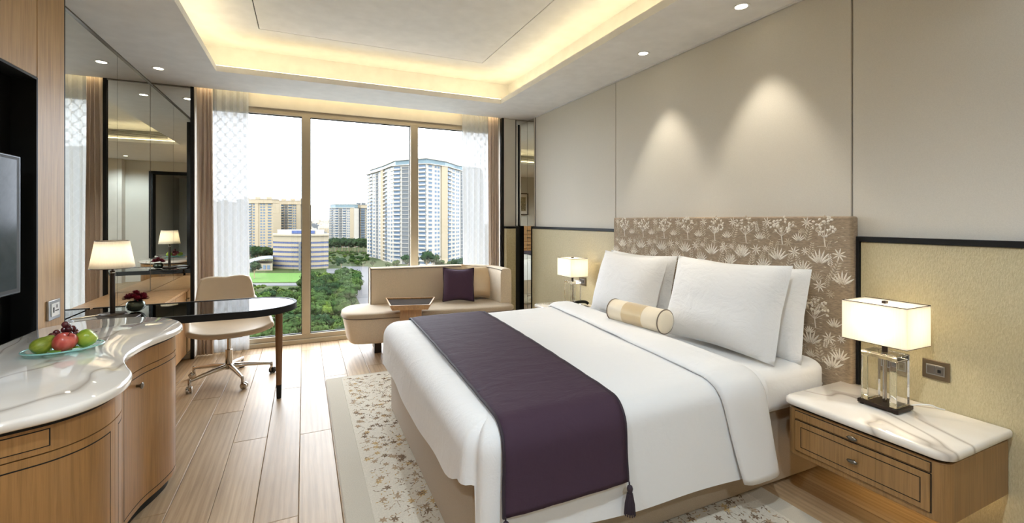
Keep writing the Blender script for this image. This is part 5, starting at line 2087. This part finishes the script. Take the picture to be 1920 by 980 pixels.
CROWNS = [crown_mesh('crown', M['foliage_a'], 1, 8.0, 8.5, 11, 46, 0.42), crown_mesh('crown', M['foliage_b'], 2, 7.0, 9.5, 11, 46, 0.42),
          crown_mesh('crown', M['foliage_c'], 3, 7.5, 7.5, 11, 46, 0.40), crown_mesh('crown', M['foliage_a'], 4, 9.0, 7.8, 13, 44, 0.44)]
TRUNKS = [trunk_mesh(8.5, 0.22), trunk_mesh(9.5, 0.2), trunk_mesh(7.5, 0.2), trunk_mesh(7.8, 0.25)]


def tree(px, dep, kind, s, label, group, name='tree', sz=1.0):
    x, y = out_xy(px, dep)
    t = thing(name, label, 'tree', (x, y, G), trnd.uniform(0, 6.28), group)
    t.scale = (s, s, s * sz)
    for me, nm in ((CROWNS[kind], 'crown'), (TRUNKS[kind], 'trunk')):
        o = bpy.data.objects.new(nm, me)
        COL.objects.link(o)
        o.parent = t
    return t


trnd = random.Random(17)
cnt = 0
# dense grove below the window
dep = 100.0
while dep < 214:
    step = 6.0
    wpx = step * FPX / dep
    px = 345 + trnd.uniform(0, wpx)
    while px < 712:
        d = dep + trnd.uniform(-2.4, 2.4)
        ok = True
        if px < 572 and d > 158 - (8 if px < 520 else 0):
            ok = False
        if px > 655 + (d - 140) * -0.10 and d > 128 and px > 668:
            ok = False
        if ok:
            k = trnd.choice([0, 0, 1, 2, 3, 3])
            s = trnd.uniform(0.72, 1.08)
            tree(px, d, k, s, 'green leafy tree in the dense grove just below the window', 'trees in the grove below the window')
            cnt += 1
        px += wpx * trnd.uniform(0.85, 1.15)
    dep += 5.6
# low bushes before the lawn
for k in range(22):
    tree(trnd.uniform(462, 572), trnd.uniform(168, 204), trnd.choice([1, 2, 3]), trnd.uniform(0.30, 0.46), 'low bush between the grove and the lawn', 'bushes in front of the lawn', 'bush', 0.8)
# scrub field right of the office
for k in range(70):
    tree(trnd.uniform(616, 690), trnd.uniform(300, 420), trnd.choice([2, 2, 0, 3]), trnd.uniform(0.35, 0.62), 'low bright shrub in the field right of the office block', 'shrubs in the field', 'shrub', 0.7)
# tall row at the feet of the far towers
for k in range(30):
    tree(612 + k * 2.7 + trnd.uniform(-1, 1), 440 + trnd.uniform(-12, 12), 1, trnd.uniform(1.15, 1.6), 'tall dark tree in the row below the pale grey tower', 'tree row below the far towers')
for k in range(40):
    tree(400 + k * 2.8 + trnd.uniform(-1, 1), 330 + trnd.uniform(-10, 14), 1, trnd.uniform(1.0, 1.45), 'dark tree behind the low hall left of the office block', 'trees behind the low hall')
# trees before the tallest tower
for (px, d, s) in ((764, 268, 1.25), (776, 272, 1.2), (800, 262, 1.55), (812, 268, 1.25), (846, 264, 0.95), (856, 258, 1.05), (868, 262, 1.1), (742, 276, 0.8), (728, 280, 0.6), (700, 290, 0.6), (826, 276, 0.8), (884, 262, 1.0)):
    tree(px, d, trnd.choice([1, 1, 0]), s, 'dark tree at the foot of the tallest tower', 'trees before the tallest tower')
for (px, d, s, kd, lab) in ((591, 208, 0.85, 1, 'dark round tree before the corner of the office block'), (640, 276, 0.95, 1, 'dark tree on the pale forecourt right of the office block'), (477, 238, 1.1, 1, 'dark tree at the edge of the lawn beside the sheer curtain')):
    tree(px, d, kd, s, lab, 'single trees')
print('grove trees', cnt)
